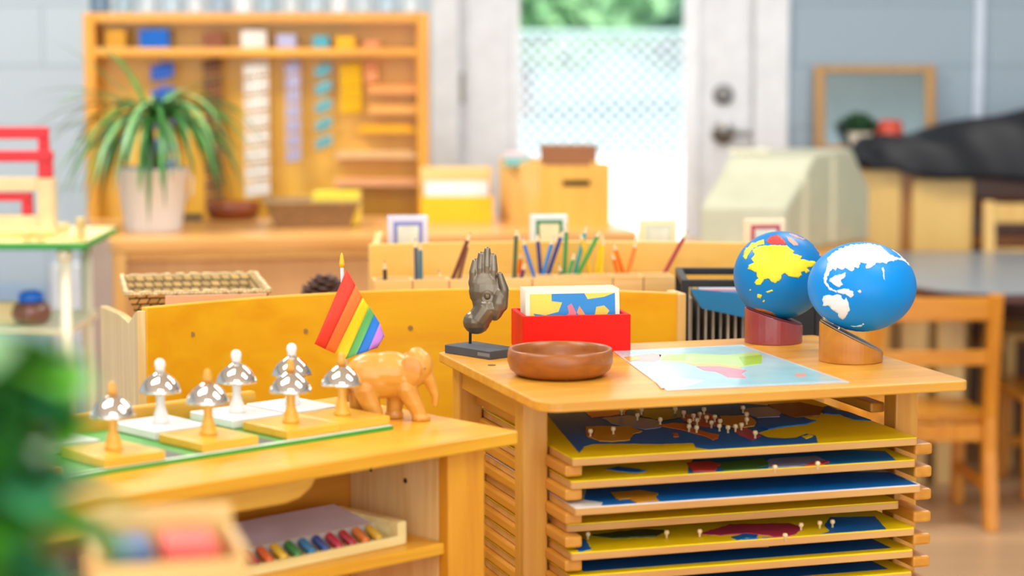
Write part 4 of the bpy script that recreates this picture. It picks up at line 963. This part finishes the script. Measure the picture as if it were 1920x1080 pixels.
for y_, x0, c_, nm in ((157, 690, (250, 176, 100), 'pale orange bar rack at right of the bead cabinet, topmost'), (195, 690, (250, 190, 100), 'pale orange bar rack in the bead cabinet, second'), (232, 672, (246, 186, 20), 'bright yellow bar rack in the bead cabinet'), (280, 628, (236, 196, 140), 'beige bar rack in the bead cabinet'), (332, 625, (244, 186, 134), 'salmon bar rack in the bead cabinet, lowest')):
    mb = MB(); xa, xb = px_at(x0, BY), bcx1-.034; z_ = zB(y_+12)
    mb.box(xa, xb, .02, .1075, z_-.008, z_)
    n_ = int((xb-xa)/.014)
    for i in range(n_): mb.ell((xa+(i+.5)*.014, .03, z_+.006), (.0075, .008, .0075), 8)
    o_ = mb.build('bead_bar_rack', plain(c_, .4), None, loc=(0, BY, 0)); tag(o_, nm, 'bead rack', 'bead bar racks in the bead cabinet')
names = ['leftmost', 'second', 'third', 'fourth', 'fifth', 'sixth', 'seventh', 'eighth', 'ninth', 'tenth', 'eleventh', 'twelfth', 'thirteenth', 'rightmost']
jc = [(96, 120, 140), (150, 175, 190), (190, 205, 215), (170, 190, 205), (200, 210, 218), (150, 170, 190), (214, 222, 228), (160, 185, 200), (196, 208, 214), (176, 196, 208), (220, 226, 230), (186, 204, 214), (170, 192, 210), (200, 214, 222)]
for i in range(14):
    x = px_at(186+i*45, BY); r_ = .024 if i % 3 else .028; h_ = .10+.02*(i % 3)
    t = thing('glass_jar', names[i]+' pale glass jar in the row on top of the bead cabinet', 'jar', (x, BY+.06, ztop), 0, 'glass jars on top of the bead cabinet')
    MB().lathe([(0, 0), (r_, 0), (r_+.001, .004), (r_, h_-.02), (r_*.7, h_), (0, h_)], 20).build('jar_body', plain(jc[i], .12, var=.15, coat=.5), t, smooth=True)
    MB().lathe([(0, h_), (r_*.75, h_), (r_*.75, h_+.018), (0, h_+.018)], 20).build('lid', plain((225, 228, 230), .4), t)

# ================================================================== FAR LEFT: TABLE WITH GREEN TOP AND RED FRAME
LY = 5.0
lt = thing('green_table', 'small table with green topped edge and cream legs at far left', 'table', (0, LY, 0))
zt2 = PY(80, 457, LY).z; lxr = px_at(158, LY)
MB().box(lxr-.62, lxr, 0, .40, zt2-.014, zt2+.001).build('tabletop', plain((40, 160, 60), .5), lt, bevel=.003)
MB().box(lxr-.617, lxr-.003, .003, .397, zt2+.0011, zt2+.004).build('cream_surface', plain((236, 222, 160), .5), lt)
cream = plain((240, 234, 206), .5)
zl0 = PY(110, 660, LY).z
for x, y in ((px_at(112, LY), .03), (px_at(100, LY), .36), (lxr-.57, .03), (lxr-.57, .36)):
    if True:
        MB().tube([(x, y, 0), (x, y, zt2-.035)], .0135, 14).build('leg', cream, lt, smooth=True)
        MB().ell((x, y, zt2-.028), (.019, .019, .019), 14).build('leg_cap', cream, lt, smooth=True)
zlow = PY(60, 624, LY).z
MB().box(lxr-.60, px_at(112, LY)+.01, .02, .38, zlow-.012, zlow+.006).build('lower_shelf', cream, lt, bevel=.003)
kl = LY/F
j = thing('brown_jar', 'round brown jar with a blue lid on the lower shelf at far left', 'jar', (px_at(52, LY+.1), LY+.1, zlow+.006))
MB().lathe([(0, 0), (.030, 0), (.042, .012), (.046, .028), (.040, .046), (.030, .052), (0, .052)], 30).build('jar_body', plain((130, 84, 66), .25, coat=.5), j, smooth=True)
MB().lathe([(0, .052), (.028, .052), (.030, .060), (.026, .074), (.012, .079), (0, .079)], 26).build('lid', plain((20, 110, 220), .35), j, smooth=True)
o_ = MB().box(-.03, .03, -.03, .03, 0, .05).build('cream_box', plain((232, 210, 150), .5), None, bevel=.003, loc=(px_at(4, LY+.12), LY+.12, zlow+.006)); tag(o_, 'cream box at the photo edge beside the brown jar', 'box')
# tray and pale blocks on the table
o_ = MB().box(-.30, .0, 0, .20, 0, .022).build('pale_tray', wood((240, 220, 160)), None, bevel=.003, loc=(px_at(96, LY+.06), LY+.06, zt2+.004)); tag(o_, 'pale wooden tray under the red and cream frame', 'tray')
for px_, lab, h_ in ((42, 'pale wooden peg, leftmost on the green table edge', .022), (68, 'pale wooden peg, middle one on the green table edge', .022), (145, 'taller pale wooden peg at the right end of the green table', .052)):
    o_ = MB().box(-.009, .009, 0, .02, 0, h_).build('wooden_peg', wood((244, 224, 150)), None, bevel=.002, loc=(px_at(px_, LY), LY+.012, zt2+.0042)); tag(o_, lab, 'peg', 'pale pegs on the green table')
o_ = MB().tube([(px_at(100, LY)-0, LY+.03, zt2+.012), (px_at(138, LY), LY+.03, zt2+.012)], .0045).build('pale_rod', wood((244, 224, 150)), None); tag(o_, 'pale thin wooden rod lying on the green table', 'rod')
rf = thing('stepped_toy', 'stepped wooden frame with red bars at the left photo edge', 'toy frame', (0, LY+.10, zt2+.0262))
kq = (LY+.1)/F
def X5(px): return px_at(px, LY+.1)
def Z5(py): return PY(60, py, LY+.1).z-(zt2+.0262)
red = plain((222, 40, 52), .4); crm = plain((240, 216, 168), .5)
def bar(name, x0, x1, y0, y1, m_, d0=0, d1=.02): MB().box(X5(x0), X5(x1), d0, d1, Z5(y1), Z5(y0)).build(name, m_, rf, bevel=.003)
bar('cream_post', 68, 97, 334, 434, crm, 0, .05); bar('cream_post', -90, -62, 334, 434, crm, 0, .05)
bar('cream_rail', -62, 67.5, 334, 358, crm, 0, .05)
bar('red_bar', -90, 98, 283, 304, red, 0, .02); bar('red_bar', -90, 86, 240, 262, red, .03, .05)
bar('red_post', 70, 97, 304.2, 333.5, red, 0, .02); bar('red_post', 66, 86, 262.3, 333.5, red, .03, .05); bar('red_post', -90, -70, 262.3, 333.5, red, .0, .05)
bar('red_rail', -60, 56, 362, 378, red, .01, .03); bar('red_leg', 36, 56, 378.3, 404, red, .01, .03)
bar('cream_rail', -62, 67.5, 404.5, 433, crm, .0, .05)
# pale bin by the counter
o_ = MB().prism(rrect(-.05, .05, -.05, .05, .01), 0, .62).build('grey_bin', plain((206, 212, 220), .5), None, bevel=.004, loc=(px_at(128, 6.4), 6.4, 0)); tag(o_, 'pale grey bin standing between green table and counter', 'bin')
o_ = MB().box(-.6, .0, 0, .02, .12, .62).build('blue_board', plain((150, 178, 210), .6), None, bevel=.004, loc=(px_at(84, 6.9), 6.9, 0)); tag(o_, 'pale blue board leaning on the wall under the green table', 'board')
o_.location.z = -.12

# ================================================================== CREAM STORAGE BOX, LOW CABINETS
HY = 6.25; kh = HY/F
hc = thing('low_cabinet', 'low wooden cabinet under the cream plastic box', 'cabinet', (px_at(1300, HY), HY-.03, 0), .0)
zc = PY(1400, 476, HY).z
MB().box(0, .555, 0, .5, zc-.02, zc).build('cabinet_top', MAPLE, hc); MB().box(.005, .55, .005, .49, 0, zc-.0202).build('cabinet_body', MAPLE_Z, hc)
fx0, fx1 = px_at(1312, HY), px_at(1476, HY); sx1 = px_at(1630, HY+.30)
pb = thing('cream_bin', 'cream ribbed plastic bin with sloping shoulders beside the door', 'plastic bin', (fx1, HY, zc), 0)
def zH(py, Y=HY): return PY(1400, py, Y).z-zc
# profile across the depth: runs from the visible front corner back to the right
D5 = Vector((px_at(1632, HY+.42)-fx1, .42, 0)); Lp = D5.length; du = D5.normalized()
prof = [(0, 0), (0, zH(388)), (.10, zH(383)-.004), (.145, zH(318)), (.175, zH(296)), (.30, zH(292)), (.345, zH(300)), (Lp-.05, zH(345)), (Lp, zH(372)), (Lp, 0)]
prof = [(0, 0), (0, zH(388)), (.10*Lp/.45, zH(330)), (.16, zH(297)), (Lp-.12, zH(297)+.012), (Lp-.03, zH(385)+.05), (Lp, zH(385)+.02), (Lp, 0)]
wd = fx1-fx0
Mx = Matrix(((-1, du.x, 0, 0), (0, du.y, 0, 0), (0, 0, 1, 0), (0, 0, 0, 1)))
mb = MB(); A_ = []; B_ = []
for s_, z_ in prof:
    A_.append(mb.bm.verts.new((du.x*s_, du.y*s_, z_))); B_.append(mb.bm.verts.new((du.x*s_-wd, du.y*s_, z_)))
mb.bm.faces.new(A_); mb.bm.faces.new(B_[::-1])
for i in range(len(A_)): j2 = (i+1) % len(A_); mb.bm.faces.new([A_[i], B_[i], B_[j2], A_[j2]])
mb.build('bin_body', plain((198, 200, 174), .45), pb, bevel=.008)
for s_ in (.10, .27):
    q0 = du*s_; r_ = MB(); ztop_ = zH(300) if s_ > .15 else zH(332)
    r_.box(0, .018, -.004, .0, .01, ztop_-.005, Matrix.Translation((q0.x, q0.y, 0)) @ Matrix.Rotation(math.atan2(du.y, du.x), 4, 'Z')).build('rib', plain((232, 230, 200), .45), pb)
MB().box(-wd*.6, -.03, .16, .22, zH(297)+.004, zH(297)+.016).build('lid_handle', plain((236, 234, 205), .45), pb, bevel=.003)

# low cabinet row along the right of the back wall, with mirror and black cover
FY = 6.94; zf = PY(1700, 318, FY).z
fcab = thing('wall_cabinet', 'light wooden cabinet row along the back wall under the black cover', 'cabinet', (0, FY, 0))
xf0 = px_at(1500, FY)
MB().box(xf0, 3.2, 0, .25, zf-.022, zf).build('cabinet_top', wood((200, 140, 80)), fcab)
MB().box(xf0, xf0+.02, .02, .21, 0, zf-.0222).build('side_board', MAPLE_Z, fcab)
for a_2, b_3 in ((1600, 1690), (1712, 1826)):
    MB().box(px_at(a_2, FY), px_at(b_3, FY), -.003, .016, .06, zf-.001 if a_2 < 1700 else zf-.03).build('door_panel', wood((236, 194, 116), (228, 182, 104), axis='Z', scale=.5), fcab, bevel=.004)
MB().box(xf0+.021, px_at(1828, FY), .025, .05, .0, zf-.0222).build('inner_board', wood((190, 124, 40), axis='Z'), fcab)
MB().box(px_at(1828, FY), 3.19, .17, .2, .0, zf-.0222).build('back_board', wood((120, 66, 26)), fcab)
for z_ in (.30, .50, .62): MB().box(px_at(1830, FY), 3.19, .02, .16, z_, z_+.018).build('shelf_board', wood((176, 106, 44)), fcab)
# mirror
MY = 7.115; mzb = zf
mf_rot = -.13
mf = thing('framed_mirror', 'wooden framed mirror standing on the cabinet by the back wall', 'mirror', (0, MY, mzb))
m0, m1 = px_at(1528, MY), px_at(1756, MY); mt_ = PY(1640, 121, MY).z-mzb
fw = .042*.8; mf.rotation_euler = (mf_rot, 0, 0)
mwood = wood((196, 148, 100), (176, 128, 84), axis='Z')
MB().box(m0, m0+fw, 0, .03, 0, mt_).build('frame_side', mwood, mf, bevel=.004); MB().box(m1-fw, m1, 0, .03, 0, mt_).build('frame_side', mwood, mf, bevel=.004)
MB().box(m0+fw, m1-fw, 0, .03, mt_-.024, mt_-.001).build('frame_top', mwood, mf, bevel=.003); MB().box(m0+fw, m1-fw, 0, .03, 0, .03).build('frame_bottom', mwood, mf, bevel=.003)
MB().box(m0+fw+.0003, m1-fw-.0003, .014, .018, .0303, mt_-.0245).build('mirror_glass', plain((130, 150, 156), .12, .9, .02), mf)
fy = 7.055
o_ = thing('green_bowl', 'dark bowl of green leaves in front of the mirror', 'bowl', (px_at(1612, fy), fy, zf))
zb_ = PY(1612, 236, fy).z-zf
MB().lathe([(0, 0), (.03, 0), (.025, .008), (.02, .03), (.040, zb_-.02), (.036, zb_-.02), (0, .03)], 24).build('bowl_body', plain((200, 190, 170), .4), o_, smooth=True)
mb = MB(); leaf_crown(mb, (0, 0, zb_+.01), (.05, .035, .030), 160, .016); mb.build('leaves', plain((40, 80, 44), .6, var=.3), o_)
o_ = thing('red_pot', 'red pot beside the dark bowl in front of the mirror', 'pot', (px_at(1668, fy), fy, zf))
zb_ = PY(1668, 226, fy).z-zf
MB().lathe([(0, 0), (.028, 0), (.04, .03), (.042, zb_*.7), (.034, zb_), (.03, zb_), (.032, zb_*.7), (0, .02)], 24).build('pot_body', plain((206, 74, 50), .4), o_, smooth=True)
o_ = MB().prism(rrect(-.07, .025, 0, .07, .006), 0, .075).build('wooden_tray_box', wood((170, 112, 60)), None, bevel=.004, loc=(px_at(1572, 6.96), 6.96, zf)); tag(o_, 'brown wooden box in front of the mirror, left of the black cover', 'box')
# black cover
mb = MB(); nx, ny = 60, 14; rows = []
rr = random.Random(5)
outline = [(1590, 300, 262), (1640, 318, 255), (1700, 325, 248), (1760, 332, 238), (1830, 338, 222), (1920, 342, 205), (2050, 345, 188)]
def interp(px, c):
    for a, b in zip(outline, outline[1:]):
        if a[0] <= px <= b[0]: f_ = (px-a[0])/(b[0]-a[0]); return a[c]+(b[c]-a[c])*f_
    return outline[-1][c]
for i in range(nx+1):
    px = 1592+(2050-1592)*i/nx; x = px_at(px, FY-.04); row = []
    zt4 = PY(px, interp(px, 2), FY+.04).z; zb4 = PY(px, interp(px, 1), FY-.04).z
    e_ = math.sin(min(1, i/5)*PI/2)
    for j in range(ny+1):
        f_ = j/ny; a_4 = f_*PI/2
        z_ = zb4+(zt4-zb4)*(math.sin(a_4)**.9)*e_+.010*math.sin(i*.23+j*.6)*(1-i/nx)+.007*math.sin(i*.75-j*.5)*max(0, 1-i/22)
        y_ = FY-.055+.10*(1-math.cos(a_4))-.012*math.sin(i*.3+j*.25)
        row.append(mb.bm.verts.new((x, y_, z_)))
    zr = row[-1].co.z
    row.append(mb.bm.verts.new((x, FY+.06, max(zf+.005, zr-.05)))); row.append(mb.bm.verts.new((x, FY+.065, zf+.003)))
    row.append(mb.bm.verts.new((x, FY-.03, zf+.003)) if False else mb.bm.verts.new((x, FY+.05, zf+.0025)))
    rows.append(row)
for a, b in zip(rows, rows[1:]):
    for j in range(len(a)): j2 = (j+1) % len(a); mb.bm.faces.new([a[j], b[j], b[j2], a[j2]])
mb.bm.faces.new(rows[0]); mb.bm.faces.new(rows[-1][::-1])
o_ = mb.build('black_cover', plain((20, 24, 32), .55), None, smooth=True); tag(o_, 'crumpled black fabric cover heaped on the wall cabinet', 'fabric cover')

# ================================================================== GREY TABLE AND CHAIRS
GZ = .61
c1 = P(1900, 556, GZ); 
gt = thing('grey_table', 'grey topped children table with rounded corners at right', 'table', (0, 0, 0))
x0 = px_at(1672, 6.3)
yb, yf_ = P(1800, 471, GZ).y, P(1900, 548, GZ).y
MB().prism(rrect(x0, x0+.63, yf_, yb, [.2, .2, .2, .2], 10), GZ-.006, GZ).build('table_surface', plain((150, 160, 168), .3), gt)
MB().prism(rrect(x0+.002, x0+.628, yf_+.002, yb-.002, [.2, .2, .2, .2], 10), GZ-.028, GZ-.0062).build('table_edge', plain((84, 44, 30), .4), gt)
for x, y in ((px_at(1722, yf_+.50), yf_+.50), (px_at(1792, yf_+.50), yf_+.50)):
    MB().box(x-.038, x+.038, y, y+.035, 0, GZ-.0282).build('panel_leg', wood((240, 206, 146), axis='Z'), gt, bevel=.003)
for x, y in ((x0+.5, yf_+.12), (x0+.56, yb-.25)):
    MB().box(x-.03, x+.03, y, y+.05, 0, GZ-.0282).build('leg', wood((240, 206, 146), axis='Z'), gt, bevel=.003)
def chair(loc, rz, lab, mat, w_=.36, d_=.33, hs=.29, hb_=.615):
    """origin on the floor between the rear feet; seat runs along +y"""
    t = thing('child_chair', lab, 'chair', loc, rz, 'wooden child chairs around the grey table')
    for s_ in (-1, 1):
        x = s_*(w_/2-.018)
        MB().prism([(-.045, 0), (-.005, hs*.7), (-.002, hs), (-.038, hb_), (-.004, hb_), (.034, hs), (.034, hs*.7), (-.008, 0)], -.017, .017, Matrix.Translation((x, 0, 0)) @ Matrix(((0, 0, 1, 0), (1, 0, 0, 0), (0, 1, 0, 0), (0, 0, 0, 1)))).build('rear_leg', mat, t, bevel=.004)
        MB().box(x-.016, x+.016, d_-.03, d_+.004, 0, hs-.0182).build('front_leg', mat, t, bevel=.004)
        MB().box(x-.009, x+.009, .036, d_-.031, .09, .12).build('side_stretcher', mat, t, bevel=.003)
        MB().box(x-.010, x+.010, .036, d_-.031, hs-.062, hs-.0185).build('side_apron', mat, t, bevel=.003)
    MB().prism(rrect(-w_/2+.0005, w_/2-.0005, .036, d_+.012, .012), hs-.018, hs).build('seat', mat, t, bevel=.004)
    MB().box(-w_/2+.036, w_/2-.036, .005, .025, hs-.062, hs-.0185).build('rear_apron', mat, t, bevel=.003)
    for z0, z1, y in ((hb_-.068, hb_-.008, -.030), (hb_-.185, hb_-.145, -.018)):
        pts_ = [Vector((-w_/2+.034+(w_-.068)*i/10, y-.006*math.sin(PI*i/10))) for i in range(11)]
        curved_board('back_rail', pts_, z0, z1, .016, wood((228, 150, 38)) if mat is CHAIRW else mat, t, .004)
    return t
cr = P(1862, 1000, 0)
chair((cr.x-.155, cr.y+.045, 0), .06, 'honey wooden child chair nearest the camera, back turned to it', CHAIRW, w_=.345)
cr2 = P(1925, 925, 0)
chair((1.765, 6.22, 0), PI/2,  'honey wooden child chair at the right photo edge behind the nearest one', CHAIRW, d_=.36)
pc2 = PY(1877, 378, 7.0)
chair((px_at(1866, 6.85)+.17, 6.85, 0), PI, 'light wooden chair on the far side of the grey table', wood((244, 204, 130), axis='Z'), hs=.40, hb_=PY(1877, 378, 6.85).z, w_=.40)

# ================================================================== FOREGROUND (out of focus)
fgc = thing('near_cabinet', 'low wooden cabinet in the foreground below the blurred plant', 'cabinet', (-.85, 1.05, 0))
MB().box(0, .70, 0, .86, .742, .760).build('cabinet_top', MAPLE, fgc, bevel=.003); MB().box(.02, .68, .02, .84, 0, .7418).build('cabinet_body', MAPLE_Z, fgc)
t = thing('leafy_plant', 'large leafy green plant, very blurred, in the lower left foreground', 'potted plant', (-.283, 1.22, .760))
MB().lathe([(0, 0), (.05, 0), (.065, .09), (.068, .10), (.06, .10), (.055, .08), (0, .08)], 30).build('pot', plain((60, 130, 130), .4), t, smooth=True)
rnd = random.Random(11)
def broad(mb, base, az, el, L_, w_):
    p = Vector(base); d_ = Vector((math.cos(az)*math.cos(el), math.sin(az)*math.cos(el), math.sin(el))); n_ = 10; rows = []
    for i in range(n_+1):
        f_ = i/n_; side = d_.cross(Vector((0, 0, 1))).normalized(); up = side.cross(d_)
        ww = w_*math.sin(PI*min(1, (f_*.94+.04)))**.7
        rows.append([mb.bm.verts.new(p-side*ww), mb.bm.verts.new(p-up*ww*.3), mb.bm.verts.new(p+side*ww)])
        p = p+d_*L_/n_; d_ = (d_+Vector((0, 0, -.12))).normalized()
    for a, b in zip(rows, rows[1:]):
        for j in (0, 1): mb.bm.faces.new([a[j], a[j+1], b[j+1], b[j]])
lg = [plain((56, 130, 20), .45, var=.3), plain((90, 165, 40), .45, var=.3), plain((60, 140, 90), .45, var=.3)]
for i in range(80):
    az = i*2.39996; f_ = i/79; base = (rnd.uniform(-.02, .02), rnd.uniform(-.02, .02), .17+.185*f_)
    mb = MB(); el_ = rnd.uniform(-.3, .8); L_ = rnd.uniform(.045, .070)
    mb.tube([(0, 0, .06), base], .002, 6); broad(mb, base, az, el_, L_, rnd.uniform(.018, .028)); mb.build('leaf', lg[i % 3], t, smooth=True)
bt = thing('near_tray', 'blurred pale wooden box with red and blue items, in the foreground', 'box', (-.304, 1.64, .760), .25)
fwd = wood((244, 206, 140))
W6, D6, H6 = .108, .10, .122
MB().box(-.01, W6, 0, .008, 0, H6).build('front_panel', fwd, bt, bevel=.003); MB().box(-.01, W6, D6, D6+.008, 0, H6+.022).build('back_panel', fwd, bt, bevel=.003)
for x in (-.01, W6-.008): MB().box(x, x+.008, .0082, D6-.0002, 0, H6+.008).build('side_panel', fwd, bt, bevel=.003)
MB().box(-.0018, W6-.0082, .0082, D6-.0002, 0, .006).build('bottom_panel', fwd, bt)
for nm, x_, c_, lab, w_ in (('blue_block', .008, (70, 100, 140), 'blurred slate blue block in the foreground box', .03), ('red_block', .046, (232, 90, 80), 'blurred coral red block in the foreground box', .042)):
    o_ = MB().box(0, w_, 0, .06, 0, H6+.003).build(nm, plain(c_, .5), None, bevel=.004, loc=bt.location+Matrix.Rotation(.25, 3, 'Z') @ Vector((x_, .018, .0064)), rotz=.25); tag(o_, lab, 'block')
